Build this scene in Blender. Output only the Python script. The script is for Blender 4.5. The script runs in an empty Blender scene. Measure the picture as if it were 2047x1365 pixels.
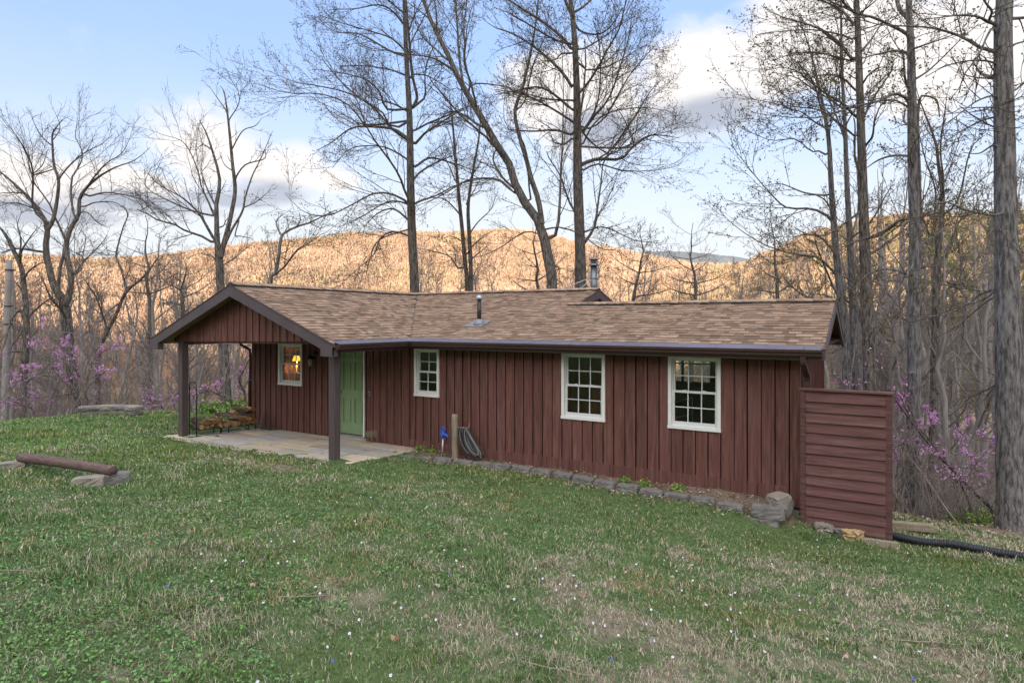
import bpy, math, random
import numpy as np
from mathutils import Vector, Matrix

scene = bpy.context.scene
COL = scene.collection
random.seed(11)
rng = np.random.default_rng(11)
R = math.radians

# ------------------------------------------------------------------ camera
F, TH, HY, CX, ZC = 1244.6, 0.5373, 640.6, 1023.5, 2.60   # focal length in photo pixels, heading, horizon row, centre column, eye height
CT, ST = math.cos(TH), math.sin(TH)
cam_d = bpy.data.cameras.new("camera")
cam_d.sensor_width = 36.0
cam_d.lens = F * 36.0 / 2047.0
cam_d.shift_y = -(682.5 - HY) / 2047.0
cam_d.clip_start, cam_d.clip_end = 0.05, 6000.0
cam = bpy.data.objects.new("camera", cam_d)
cam.location = (0, 0, ZC)
cam.rotation_euler = (math.pi / 2, 0, TH)
COL.objects.link(cam)
scene.camera = cam

# ------------------------------------------------------------------ light
SUN_EL = R(12.0)
SUN_AZ_OFF = R(-8.0)               # how far to the right of straight behind the camera the sun stands
EXPOSURE = 2.1
hx, hy = -ST, CT                   # heading of the camera
bx, by = -hx, -hy
ca, sa = math.cos(SUN_AZ_OFF), math.sin(SUN_AZ_OFF)
sx, sy = bx * ca - by * sa, bx * sa + by * ca          # ground direction towards the sun
SUN_DIR = Vector((sx * math.cos(SUN_EL), sy * math.cos(SUN_EL), math.sin(SUN_EL)))
sun_d = bpy.data.lights.new("sun", 'SUN')
sun_d.energy = 2.3
sun_d.angle = R(0.5)
sun_d.color = (1.0, 0.80, 0.61)
sun = bpy.data.objects.new("sun", sun_d)
sun.rotation_euler = SUN_DIR.to_track_quat('Z', 'Y').to_euler()
COL.objects.link(sun)

scene.view_settings.view_transform = 'Standard'
scene.view_settings.look = 'None'
scene.view_settings.exposure = EXPOSURE
scene.view_settings.gamma = 1.0
scene.view_settings.use_curve_mapping = False
scene.cycles.use_denoising = True
scene.cycles.max_bounces = 6
scene.cycles.transparent_max_bounces = 12
scene.cycles.sample_clamp_indirect = 4.0


def pdir(x, y):
    """Unit direction in the world of a photo pixel."""
    u = (x - CX) / F
    v = (HY - y) / F
    d = Vector((-ST + u * CT, CT + u * ST, v))
    return d.normalized()


def P(x, y, D):
    """World point of a photo pixel at depth D along the heading."""
    u = (x - CX) / F
    return np.array([D * (-ST + u * CT), D * (CT + u * ST), ZC + D * (HY - y) / F])


def on_y(x, y, Y):
    u = (x - CX) / F
    return P(x, y, Y / (CT + ST * u))


def make_world():
    w = bpy.data.worlds.new("World")
    scene.world = w
    w.use_nodes = True
    nt = w.node_tree
    N, L = nt.nodes, nt.links
    N.clear()
    out = N.new('ShaderNodeOutputWorld')
    bg = N.new('ShaderNodeBackground')
    L.new(bg.outputs[0], out.inputs[0])
    sky = N.new('ShaderNodeTexSky')
    sky.sky_type = 'NISHITA'
    sky.sun_disc = False
    sky.sun_elevation = SUN_EL
    sky.sun_rotation = math.atan2(sx, sy)
    sky.altitude = 300
    sky.air_density = 1.0
    sky.dust_density = 0.6
    sky.ozone_density = 1.0
    tc = N.new('ShaderNodeTexCoord')

    def vm(op, a, b=None):
        n = N.new('ShaderNodeVectorMath'); n.operation = op
        for i, v in enumerate((a, b)):
            if v is None: continue
            if isinstance(v, (tuple, list, Vector)): n.inputs[i].default_value = tuple(v)
            else: L.new(v, n.inputs[i])
        return n.outputs['Value'] if op in ('DOT_PRODUCT', 'LENGTH') else n.outputs['Vector']

    def ma(op, a, b=None, c=None, clamp=False):
        n = N.new('ShaderNodeMath'); n.operation = op; n.use_clamp = clamp
        for i, v in enumerate((a, b, c)):
            if v is None: continue
            if isinstance(v, (int, float)): n.inputs[i].default_value = v
            else: L.new(v, n.inputs[i])
        return n.outputs[0]

    def smooth(x, lo, hi):
        n = N.new('ShaderNodeMapRange'); n.interpolation_type = 'SMOOTHSTEP'
        L.new(x, n.inputs[0]); n.inputs[1].default_value = lo; n.inputs[2].default_value = hi
        return n.outputs[0]

    def noise(vec, scale, detail, rough, off=(0, 0, 0), stretch=(1, 1, 1.7)):
        m = N.new('ShaderNodeMapping')
        m.inputs['Scale'].default_value = stretch
        m.inputs['Location'].default_value = off
        L.new(vec, m.inputs['Vector'])
        n = N.new('ShaderNodeTexNoise')
        n.inputs['Scale'].default_value = scale
        n.inputs['Detail'].default_value = detail
        n.inputs['Roughness'].default_value = rough
        L.new(m.outputs[0], n.inputs['Vector'])
        return n.outputs[0]

    d = tc.outputs['Generated']

    def blob(x, y, a, b):
        """1 in the middle of a cloud, falling to 0 at its edge; a, b are half sizes in photo pixels."""
        c = pdir(x, y)
        side = Vector((c.y, -c.x, 0)).normalized()
        up = side.cross(c)
        k = 1.0 / math.sqrt(1 + ((x - CX) / F) ** 2 + ((HY - y) / F) ** 2)
        v = vm('SUBTRACT', d, tuple(c))
        p = ma('DIVIDE', vm('DOT_PRODUCT', v, tuple(side)), a / F * k)
        q = ma('DIVIDE', vm('DOT_PRODUCT', v, tuple(up)), b / F * k)
        e = ma('SQRT', ma('ADD', ma('MULTIPLY', p, p), ma('MULTIPLY', q, q)))
        return ma('SUBTRACT', 1.0, e)

    def union(bs):
        r = None
        for b in bs:
            o = blob(*b)
            r = o if r is None else ma('MAXIMUM', r, o)
        return r

    n1 = noise(d, 7.0, 7.0, 0.58)
    n2 = noise(d, 3.0, 4.0, 0.5, (3.1, 1.7, 0.4))
    white = union([(60, 365, 270, 75), (-250, 330, 300, 90), (420, 300, 150, 110), (560, 345, 130, 70),
                   (250, 370, 160, 60), (1130, 210, 190, 130), (1430, 165, 190, 140), (1640, 70, 240, 130),
                   (1880, 110, 230, 150), (2200, 60, 300, 200), (660, 360, 90, 40)])
    # out-of-view bright cloud added overhead and behind the camera to fill the foreground
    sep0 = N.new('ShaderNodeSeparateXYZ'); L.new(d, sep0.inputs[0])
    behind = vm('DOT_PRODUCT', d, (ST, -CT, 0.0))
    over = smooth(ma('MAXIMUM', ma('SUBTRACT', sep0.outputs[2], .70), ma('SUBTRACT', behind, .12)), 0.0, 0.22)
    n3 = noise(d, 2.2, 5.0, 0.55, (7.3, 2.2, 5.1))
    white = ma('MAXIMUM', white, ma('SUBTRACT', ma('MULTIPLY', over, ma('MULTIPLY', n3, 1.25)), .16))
    dens = smooth(ma('ADD', white, ma('MULTIPLY', ma('SUBTRACT', n1, 0.5), 1.5)), -0.03, 0.52)
    grey = union([(60, 425, 260, 34), (300, 410, 190, 34), (540, 385, 130, 42), (460, 400, 160, 26), (1420, 235, 170, 60),
                  (1180, 260, 120, 50), (-250, 410, 300, 40)])
    gd = smooth(ma('ADD', grey, ma('MULTIPLY', ma('SUBTRACT', n1, 0.5), 1.1)), 0.0, 0.7)
    dens = ma('MAXIMUM', dens, ma('MULTIPLY', gd, 0.85))

    def mix(fac, a, b):
        n = N.new('ShaderNodeMix'); n.data_type = 'RGBA'
        L.new(fac, n.inputs[0])
        for i, v in ((6, a), (7, b)):
            if isinstance(v, tuple): n.inputs[i].default_value = v + (1,)
            else: L.new(v, n.inputs[i])
        return n.outputs[2]

    sep = N.new('ShaderNodeSeparateXYZ'); L.new(d, sep.inputs[0])
    z = sep.outputs[2]
    thin = smooth(ma('ADD', z, ma('MULTIPLY', ma('SUBTRACT', n2, 0.5), 0.14)), 0.42, 0.07)      # the pale veil that thickens to the horizon
    base = mix(ma('MULTIPLY', thin, VEIL), mix(ma('ADD', 0.0, SKYMIX), sky.outputs[0], SKY_BLUE), VEIL_COL)
    cloudcol = mix(over, mix(ma('MULTIPLY', gd, 0.85), CLOUD_WHITE, CLOUD_GREY), SKY_FILL)
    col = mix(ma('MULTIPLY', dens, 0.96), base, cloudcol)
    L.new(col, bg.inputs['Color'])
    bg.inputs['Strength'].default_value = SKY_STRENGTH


SKY_STRENGTH = 0.15
VEIL, SKYMIX = 0.97, 0.85
SKY_BLUE = (.59, .83, 1.46)
VEIL_COL = (1.46, 1.52, 1.58)
CLOUD_WHITE = (1.75, 1.66, 1.60)
CLOUD_GREY = (.66, .74, .93)
SKY_FILL = (4.5, 4.2, 4.05)  # added fill light from unseen sky, brighter than the visible clouds
make_world()

# ------------------------------------------------------------------ helpers


def vnoise(x, y, seed=0):
    x = np.asarray(x, float); y = np.asarray(y, float)
    xi = np.floor(x).astype(np.int64); yi = np.floor(y).astype(np.int64)
    fx = x - xi; fy = y - yi
    fx = fx * fx * (3 - 2 * fx); fy = fy * fy * (3 - 2 * fy)

    def h(a, b):
        n = (a * 374761393 + b * 668265263 + seed * 982451653) & 0x7fffffff
        n = ((n ^ (n >> 13)) * 1274126177) & 0x7fffffff
        n = n ^ (n >> 16)
        return (n & 0xffff) / 65535.0
    return (h(xi, yi) * (1 - fx) + h(xi + 1, yi) * fx) * (1 - fy) + (h(xi, yi + 1) * (1 - fx) + h(xi + 1, yi + 1) * fx) * fy


def fbm(x, y, seed=0, octv=4):
    s = 0.0; a = 0.5; t = 0.0
    for i in range(octv):
        s = s + a * vnoise(np.asarray(x) * 2 ** i, np.asarray(y) * 2 ** i, seed + i * 17); t += a; a *= 0.55
    return s / t


def sstep(x, a, b):
    t = np.clip((x - a) / (b - a), 0, 1)
    return t * t * (3 - 2 * t)


def mesh_np(name, V, quads=None, tris=None, cols=None, midx=None, smooth=False):
    """Mesh from arrays; quads/tris index arrays; cols per vertex (n,3)."""
    me = bpy.data.meshes.new(name)
    V = np.ascontiguousarray(V, np.float32)
    parts = []
    nq = 0 if quads is None else len(quads)
    nt = 0 if tris is None else len(tris)
    if nq: parts.append(np.asarray(quads, np.int32).ravel())
    if nt: parts.append(np.asarray(tris, np.int32).ravel())
    loops = np.concatenate(parts)
    me.vertices.add(len(V)); me.vertices.foreach_set('co', V.ravel())
    me.loops.add(len(loops)); me.loops.foreach_set('vertex_index', loops)
    me.polygons.add(nq + nt)
    st = np.concatenate([np.arange(nq) * 4, nq * 4 + np.arange(nt) * 3]).astype(np.int32)
    me.polygons.foreach_set('loop_start', st)
    if midx is not None: me.polygons.foreach_set('material_index', np.asarray(midx, np.int32))
    if smooth: me.polygons.foreach_set('use_smooth', np.ones(nq + nt, bool))
    if cols is not None:
        at = me.color_attributes.new('Col', 'FLOAT_COLOR', 'POINT')
        c = np.ones((len(V), 4), np.float32); c[:, :3] = cols
        at.data.foreach_set('color', c.ravel())
    me.update(calc_edges=True)
    return me


def link(name, me, mats, parent=None, loc=None):
    o = bpy.data.objects.new(name, me)
    COL.objects.link(o)
    if me is not None and not me.materials:
        for m in (mats if isinstance(mats, (list, tuple)) else [mats]): me.materials.append(m)
    if parent is not None: o.parent = parent
    if loc is not None: o.location = loc
    return o


def tag(o, label=None, cat=None, group=None, kind=None):
    if label: o['label'] = label
    if cat: o['category'] = cat
    if group: o['group'] = group
    if kind: o['kind'] = kind
    return o


def empty(name, loc, label, cat, group=None):
    o = bpy.data.objects.new(name, None)
    COL.objects.link(o); o.location = loc
    return tag(o, label, cat, group)


class MB:
    """Collects shapes into one mesh."""
    def __init__(self, off=(0, 0, 0)):
        self.v = []; self.f = []; self.m = []; self.c = []; self.off = np.array(off, float); self.col = None; self.mi = 0; self.s = []; self.sm = False

    def add(self, vs, fs):
        b = len(self.v)
        for p in vs:
            self.v.append(tuple(np.asarray(p, float) - self.off)); self.c.append(self.col or (1, 1, 1))
        for f in fs:
            self.f.append([b + i for i in f]); self.m.append(self.mi); self.s.append(self.sm)

    def box(self, x0, x1, y0, y1, z0, z1):
        self.add([(x0, y0, z0), (x1, y0, z0), (x1, y1, z0), (x0, y1, z0), (x0, y0, z1), (x1, y0, z1), (x1, y1, z1), (x0, y1, z1)],
                 [(0, 3, 2, 1), (4, 5, 6, 7), (0, 1, 5, 4), (1, 2, 6, 5), (2, 3, 7, 6), (3, 0, 4, 7)])

    def bbox(self, x0, x1, y0, y1, z0, z1, b=0.006):
        """Box with small chamfers on all edges."""
        xs = (x0, x0 + b, x1 - b, x1); ys = (y0, y0 + b, y1 - b, y1); zs = (z0, z0 + b, z1 - b, z1)
        V = []; idx = {}
        for sx_ in (0, 1):
            for sy_ in (0, 1):
                for sz_ in (0, 1):
                    for ax in range(3):
                        i = [(1, 2)[sx_], (1, 2)[sy_], (1, 2)[sz_]]
                        i[ax] = (0, 3)[(sx_, sy_, sz_)[ax]]
                        idx[(sx_, sy_, sz_, ax)] = len(V); V.append((xs[i[0]], ys[i[1]], zs[i[2]]))
        Fs = []
        for ax in range(3):
            o1, o2 = [a for a in range(3) if a != ax]
            for s in (0, 1):
                ring = []
                for (p, q) in ((0, 0), (1, 0), (1, 1), (0, 1)):
                    k = [0, 0, 0]; k[ax] = s; k[o1] = p; k[o2] = q
                    ring.append(idx[(k[0], k[1], k[2], ax)])
                if (s == 1) == (ax == 1): ring.reverse()
                Fs.append(ring)
        for ax in range(3):
            o1, o2 = [a for a in range(3) if a != ax]
            for p in (0, 1):
                for q in (0, 1):
                    k0 = [0, 0, 0]; k0[o1] = p; k0[o2] = q; k1 = list(k0); k1[ax] = 1
                    Fs.append([idx[(*k0, o1)], idx[(*k1, o1)], idx[(*k1, o2)], idx[(*k0, o2)]])
        for a in (0, 1):
            for b_ in (0, 1):
                for c in (0, 1):
                    Fs.append([idx[(a, b_, c, 0)], idx[(a, b_, c, 1)], idx[(a, b_, c, 2)]])
        self.add(V, Fs)

    def bar(self, a, b, w, h, up=(0, 0, 1)):
        """Rectangular bar from a to b, w across, h along up."""
        a = np.array(a, float); b = np.array(b, float); d = b - a; d = d / np.linalg.norm(d)
        up = np.array(up, float); s = np.cross(d, up); s /= np.linalg.norm(s); u = np.cross(s, d)
        vs = []
        for p in (a, b):
            for (i, j) in ((-1, -1), (1, -1), (1, 1), (-1, 1)): vs.append(p + s * w / 2 * i + u * h / 2 * j)
        self.add(vs, [(0, 3, 2, 1), (4, 5, 6, 7), (0, 1, 5, 4), (1, 2, 6, 5), (2, 3, 7, 6), (3, 0, 4, 7)])

    def prism(self, poly, d):
        """Planar polygon extruded by vector d."""
        n = len(poly); d = np.array(d, float)
        vs = [np.array(p, float) for p in poly] + [np.array(p, float) + d for p in poly]
        self.add(vs, [tuple(range(n))[::-1], tuple(range(n, 2 * n))] + [(i, (i + 1) % n, n + (i + 1) % n, n + i) for i in range(n)])

    def tube(self, pts, r, n=8, closed=False, caps=True):
        pts = [np.array(p, float) for p in pts]; k = len(pts)
        rs = [r] * k if np.isscalar(r) else list(r)
        vs = []; prev = None
        for i, p in enumerate(pts):
            if closed: t = pts[(i + 1) % k] - pts[i - 1]
            else: t = pts[min(i + 1, k - 1)] - pts[max(i - 1, 0)]
            t = t / (np.linalg.norm(t) + 1e-9)
            if prev is None:
                a = np.array((0, 0, 1.0)) if abs(t[2]) < 0.9 else np.array((1.0, 0, 0))
            else: a = prev
            s = a - t * np.dot(a, t); s /= np.linalg.norm(s) + 1e-9; prev = s
            q = np.cross(t, s)
            for j in range(n):
                an = 2 * math.pi * j / n
                vs.append(p + (s * math.cos(an) + q * math.sin(an)) * rs[i])
        fs = []
        for i in range(k if closed else k - 1):
            for j in range(n):
                a0 = i * n + j; a1 = i * n + (j + 1) % n; b0 = ((i + 1) % k) * n + j; b1 = ((i + 1) % k) * n + (j + 1) % n
                fs.append((a0, a1, b1, b0))
        if caps and not closed:
            fs.append(tuple(range(n))[::-1]); fs.append(tuple(range((k - 1) * n, k * n)))
        sm = self.sm; self.sm = True; self.add(vs, fs); self.sm = sm

    def lathe(self, c, prof, n=20):
        """Profile [(r, z)] about the vertical through c."""
        c = np.array(c, float); vs = []
        for r_, z_ in prof:
            for j in range(n):
                an = 2 * math.pi * j / n
                vs.append(c + np.array((r_ * math.cos(an), r_ * math.sin(an), z_)))
        fs = []
        for i in range(len(prof) - 1):
            for j in range(n):
                fs.append((i * n + j, i * n + (j + 1) % n, (i + 1) * n + (j + 1) % n, (i + 1) * n + j))
        fs.append(tuple(range(n))[::-1]); fs.append(tuple(range((len(prof) - 1) * n, len(prof) * n)))
        self.add(vs, fs)

    def mesh(self, name):
        me = bpy.data.meshes.new(name)
        me.from_pydata(self.v, [], self.f)
        me.polygons.foreach_set('material_index', self.m)
        me.polygons.foreach_set('use_smooth', self.s)
        at = me.color_attributes.new('Col', 'FLOAT_COLOR', 'POINT')
        c = np.ones((len(self.v), 4), np.float32); c[:, :3] = self.c
        at.data.foreach_set('color', c.ravel())
        me.update()
        return me

    def build(self, name, mats, parent=None, loc=None):
        return link(name, self.mesh(name), mats, parent, loc)


def mat(name, col, rough=0.8, var=0.25, scale=6.0, stretch=(1, 1, 1), bump=0.0, bscale=None, attr=False, spec=0.3, metal=0.0,
        col2=None, detail=6.0, fade=None):
    """Principled material with noise-varied base colour (col to col2) and optional bump; attr multiplies the vertex colours in."""
    m = bpy.data.materials.new(name)
    m.use_nodes = True
    nt = m.node_tree; N, L = nt.nodes, nt.links
    b = N['Principled BSDF']
    b.inputs['Roughness'].default_value = rough
    b.inputs['Specular IOR Level'].default_value = spec
    b.inputs['Metallic'].default_value = metal
    tc = N.new('ShaderNodeTexCoord')
    mp = N.new('ShaderNodeMapping'); mp.inputs['Scale'].default_value = stretch
    L.new(tc.outputs['Object'], mp.inputs['Vector'])
    ns = N.new('ShaderNodeTexNoise'); ns.inputs['Scale'].default_value = scale; ns.inputs['Detail'].default_value = detail
    ns.inputs['Roughness'].default_value = 0.6
    L.new(mp.outputs[0], ns.inputs['Vector'])
    rp = N.new('ShaderNodeValToRGB')
    c2 = col2 or tuple(min(1, c * (1 + var)) for c in col)
    c1 = col if col2 else tuple(c * (1 - var) for c in col)
    rp.color_ramp.elements[0].position = 0.3; rp.color_ramp.elements[0].color = (*c1, 1)
    rp.color_ramp.elements[1].position = 0.7; rp.color_ramp.elements[1].color = (*c2, 1)
    L.new(ns.outputs[0], rp.inputs[0])
    out = rp.outputs[0]
    if fade:                                  # weathered streaks and scuffs: (colour, amount, scale, stretch)
        fm = N.new('ShaderNodeMapping'); fm.inputs['Scale'].default_value = fade[3]; L.new(tc.outputs['Object'], fm.inputs['Vector'])
        fn = N.new('ShaderNodeTexNoise'); fn.inputs['Scale'].default_value = fade[2]; fn.inputs['Detail'].default_value = 8; fn.inputs['Roughness'].default_value = .72; L.new(fm.outputs[0], fn.inputs['Vector'])
        fr = N.new('ShaderNodeMapRange'); fr.inputs[1].default_value = .48; fr.inputs[2].default_value = .74; fr.inputs[4].default_value = fade[1]; L.new(fn.outputs[0], fr.inputs[0])
        fx = N.new('ShaderNodeMix'); fx.data_type = 'RGBA'; L.new(fr.outputs[0], fx.inputs[0]); L.new(out, fx.inputs[6]); fx.inputs[7].default_value = (*fade[0], 1); out = fx.outputs[2]
    if attr:
        at = N.new('ShaderNodeAttribute'); at.attribute_name = 'Col'
        mx = N.new('ShaderNodeMix'); mx.data_type = 'RGBA'; mx.blend_type = 'MULTIPLY'; mx.inputs[0].default_value = 1.0
        L.new(out, mx.inputs[6]); L.new(at.outputs['Color'], mx.inputs[7]); out = mx.outputs[2]
    L.new(out, b.inputs['Base Color'])
    if bump:
        nb = N.new('ShaderNodeTexNoise'); nb.inputs['Scale'].default_value = bscale or scale * 3; nb.inputs['Detail'].default_value = 5
        L.new(mp.outputs[0], nb.inputs['Vector'])
        bp = N.new('ShaderNodeBump'); bp.inputs['Strength'].default_value = bump; bp.inputs['Distance'].default_value = 0.02
        L.new(nb.outputs[0], bp.inputs['Height']); L.new(bp.outputs[0], b.inputs['Normal'])
    return m


def bark_mat(name, dark, light, lichen, amount=.5, scale=1.0):
    """Furrowed bark: tall dark fissures between lighter plates, with scattered pale lichen."""
    m = bpy.data.materials.new(name); m.use_nodes = True
    nt = m.node_tree; N, L = nt.nodes, nt.links; b = N['Principled BSDF']
    b.inputs['Roughness'].default_value = .95; b.inputs['Specular IOR Level'].default_value = .08
    tc = N.new('ShaderNodeTexCoord')
    def mp(sc):
        n = N.new('ShaderNodeMapping'); n.inputs['Scale'].default_value = sc; L.new(tc.outputs['Object'], n.inputs['Vector']); return n.outputs[0]
    def ns(v, sc, de=6, ro=.6):
        n = N.new('ShaderNodeTexNoise'); n.inputs['Scale'].default_value = sc; n.inputs['Detail'].default_value = de; n.inputs['Roughness'].default_value = ro; L.new(v, n.inputs['Vector']); return n.outputs[0]
    def ramp(x, p0, c0, p1, c1):
        n = N.new('ShaderNodeValToRGB'); n.color_ramp.elements[0].position = p0; n.color_ramp.elements[0].color = (*c0, 1); n.color_ramp.elements[1].position = p1; n.color_ramp.elements[1].color = (*c1, 1)
        L.new(x, n.inputs[0]); return n.outputs[0]
    f = ns(mp((9 * scale, 9 * scale, 1.6 * scale)), 2.6, 7, .65)
    col = ramp(f, .40, dark, .60, light)
    sp = ns(mp((1, 1, .7)), 48 * scale, 4, .75); big = ns(mp((1, 1, .5)), 1.3, 3)
    mk = N.new('ShaderNodeMath'); mk.operation = 'ADD'; L.new(sp, mk.inputs[0]); L.new(big, mk.inputs[1])
    li = ramp(mk.outputs[0], 1.16 - amount * .2, (0, 0, 0), 1.24 - amount * .2, (.85, .85, .85))
    mx = N.new('ShaderNodeMix'); mx.data_type = 'RGBA'; L.new(li, mx.inputs[0]); L.new(col, mx.inputs[6]); mx.inputs[7].default_value = (*lichen, 1)
    L.new(mx.outputs[2], b.inputs['Base Color'])
    bp = N.new('ShaderNodeBump'); bp.inputs['Strength'].default_value = 1.0; bp.inputs['Distance'].default_value = .05; L.new(f, bp.inputs['Height']); L.new(bp.outputs[0], b.inputs['Normal'])
    return m
# ------------------------------------------------------------------ the ground
CP = np.array([
    (0, 0, 1.05), (-3, -3, 1.35), (3, -2, 1.2), (-6, -2, 1.15), (-9.24, 4.33, .40), (-12.1, 4.5, .36), (-8.6, 8.0, .04), (-13.4, 8.0, .04), (-11, 7.5, .06),
    (-13.5, 10.5, -.06), (-12, 10.2, -.10), (-9, 10.2, -.10), (-8.43, 9.7, -.07), (-5.97, 9.5, -.14), (-3.17, 9.5, -.20), (-1.4, 9.4, -.34), (-1.0, 9.7, -.36),
    (-8, 10.2, -.09), (-5, 10.2, -.11), (-3, 10.15, -.13), (-1.6, 10.15, -.14), (.1, 9.8, -.46), (1.55, 10.2, -.47), (1.26, 8.3, -.2), (.9, 4.2, .38), (-4, 5, .44), (-17.2, 8.7, .08), (-19.3, 7, .0), (-18.5, 9.8, .0), (-16, 10.5, 0),
    (-15, 12, -.2), (-12, 18, -1.5), (-5, 18, -1.7), (-1, 15, -1.3), (.25, 12.4, -.70), (1.8, 12.1, -.74), (1.72, 12.9, -.84), (2, 15, -1.9), (5, 13, -1.7), (6, 8, -.7),
    (5, 3, .3), (-22, 9.5, -.9), (-22, 13, -2.2), (-18, 14, -1.6), (-24, 5, -.5), (-16, 3, .35), (-15, -3, .8), (-20, 20, -4.5), (-8, 23, -3.2), (0, 21, -3.2), (7, 18, -4), (9, 10, -2.5)])


def _tps(r2):
    return r2 * np.log(r2 + 1e-9) * 0.5


_n = len(CP)
_d2 = ((CP[:, None, :2] - CP[None, :, :2]) ** 2).sum(-1)
_A = np.zeros((_n + 3, _n + 3)); _A[:_n, :_n] = _tps(_d2) + np.eye(_n) * 0.03
_A[:_n, _n] = 1; _A[:_n, _n + 1:] = CP[:, :2]; _A[_n:, :_n] = _A[:_n, _n:].T
_W = np.linalg.solve(_A, np.concatenate([CP[:, 2], np.zeros(3)]))


def h_near(X, Y):
    X = np.asarray(X, float); Y = np.asarray(Y, float); sh = X.shape
    x = X.ravel(); y = Y.ravel(); z = _W[_n] + _W[_n + 1] * x + _W[_n + 2] * y
    for i in range(_n):
        z = z + _W[i] * _tps((x - CP[i, 0]) ** 2 + (y - CP[i, 1]) ** 2)
    return z.reshape(sh)


# skyline of the main hills (photo columns, rows of the bare ground) and the distance of their crests
SK_X = np.array([-900, -300, 0, 100, 180, 250, 320, 420, 500, 620, 700, 800, 900, 960, 1010, 1060, 1100, 1150, 1200, 1300, 1380, 1440, 1490, 1520, 1560, 1600, 1680, 1740, 1800, 1900, 1990, 2100, 2600, 3400])
SK_Y = np.array([531, 525, 526, 524, 530, 527, 522, 509, 499, 489, 479, 477, 478, 474, 470, 473, 482, 496, 508, 525, 541, 545, 540, 523, 513, 491, 471, 454, 448, 451, 448, 452, 454, 464])
SK_R = np.array([820, 820, 820, 820, 820, 820, 800, 780, 760, 740, 720, 700, 700, 700, 700, 690, 680, 660, 640, 600, 560, 520, 480, 460, 430, 410, 400, 395, 390, 380, 370, 360, 350, 350])
PSI_K = np.arctan((SK_X - CX) / F)
SUN_PSI = math.pi - SUN_AZ_OFF     # bearing of the sun, measured clockwise from the heading


def terrain(X, Y):
    X = np.asarray(X, float); Y = np.asarray(Y, float)
    r = np.hypot(X, Y) + 1e-6
    psi = np.arctan2(X * CT + Y * ST, -X * ST + Y * CT)      # + to the right of the heading
    k = np.clip(np.cos(psi), .35, 1)
    Rr = np.interp(psi, PSI_K, SK_R)
    sk = ZC + Rr * k * (HY - np.interp(psi, PSI_K, SK_Y)) / F
    right = sstep(psi, .18, .42)
    rv = 270 * (1 - right) + 105 * right                     # where the valley floor lies
    zv = -31 * (1 - right) + -17 * right
    t = np.clip((r - 18) / (rv - 18), 0, 1)
    z_down = -2.8 + (zv + 2.8) * (t * (1.35 - .35 * t)) / 1.0
    t2 = np.clip((r - rv) / (Rr - rv), 0, 1)
    z_up = zv + (sk - zv) * (t2 ** 1.15 * (1 - .18 * t2 * (1 - t2)))
    bump = (fbm(X / 60, Y / 60, 5) - .5) * 16 * sstep(r, 120, 320) * (1 - t2 ** 3)
    far = np.where(r < rv, z_down, z_up + bump)
    far = np.where(r > Rr, sk - (r - Rr) * .25 * np.clip((r - Rr) / 120, 0, 1), far)
    far = np.maximum(far, -40)
    # blue mountain beyond the gap
    xs3 = CX + F * np.tan(np.clip(psi, -1.2, 1.2)); row3 = 560 - 56 * np.exp(-((xs3 - 1340) / 260) ** 2) - 44 * np.exp(-((xs3 - 265) / 60) ** 2) + (fbm(xs3 / 40, r / 90, 19) - .5) * 7
    sk3 = ZC + 1700 * k * (HY - row3) / F
    g = np.exp(-((r - 1700) / 420.0) ** 2)
    far = np.maximum(far, -40 + (sk3 + 40) * g)
    # behind the camera: an unseen ridge added to keep low sun off the foreground
    dps = np.abs((psi - SUN_PSI + math.pi) % (2 * math.pi) - math.pi)
    tall = 1 - sstep(dps, .95, 1.45)
    back = (18 + 102 * tall + (fbm(X / 50, Y / 50, 9) - .5) * 8) * sstep(r, 60, 430) * (1 - .5 * sstep(r, 500, 1200)) + 1.0
    wb = sstep(np.abs(psi), 1.15, 1.75)
    zz = far * (1 - wb) + back * wb
    z_n = h_near(X, Y)
    wn = 1 - sstep(r, 21.5, 36)
    micro = (fbm(X * 1.1, Y * 1.1, 3) - .5) * .10 + (fbm(X * 4, Y * 4, 4) - .5) * .045
    side = sstep(np.abs(psi), .95, 1.6)
    z_side = h_near(X * np.minimum(1, 22 / r), Y * np.minimum(1, 22 / r))
    zz = np.where(r > 14, zz, 0) * (1 - wn) + np.where(wn > 0, z_n, 0) * wn
    house = sstep(X, -13.9, -13.4) * (1 - sstep(X, -1.1, -.9)) * sstep(Y, 10.4, 10.8) * (1 - sstep(Y, 14.5, 16.5))
    return zz + micro * (1 - sstep(r, 30, 60)) - house * .25


LAWN = [(-30, -8), (-26, 3), (-22.5, 7.2), (-19.8, 8.6), (-18.6, 10.2), (-16.5, 11.6), (-14.8, 13.0), (-12, 15), (-4, 15), (-.6, 13.4), (.3, 12.45), (1.2, 12.25), (2.4, 12.1),
        (4.5, 11.0), (8, 7), (10, 2), (9, -9), (-10, -16)]


def lawn_mask(X, Y):
    """1 on the lawn, 0 in the woods, with a ragged edge."""
    X = np.asarray(X, float); Y = np.asarray(Y, float)
    X = X + (fbm(X * .9, Y * .9, 21) - .5) * 1.1; Y = Y + (fbm(X * .9, Y * .9, 22) - .5) * 1.1
    inside = np.zeros(X.shape, bool); dist = np.full(X.shape, 1e9)
    n = len(LAWN)
    for i in range(n):
        x0, y0 = LAWN[i]; x1, y1 = LAWN[(i + 1) % n]
        c = ((y0 > Y) != (y1 > Y)) & (X < (x1 - x0) * (Y - y0) / (y1 - y0 + 1e-12) + x0)
        inside ^= c
        t = np.clip(((X - x0) * (x1 - x0) + (Y - y0) * (y1 - y0)) / ((x1 - x0) ** 2 + (y1 - y0) ** 2), 0, 1)
        dist = np.minimum(dist, np.hypot(X - x0 - t * (x1 - x0), Y - y0 - t * (y1 - y0)))
    return sstep(np.where(inside, dist, -dist), -.35, .45)


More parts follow.
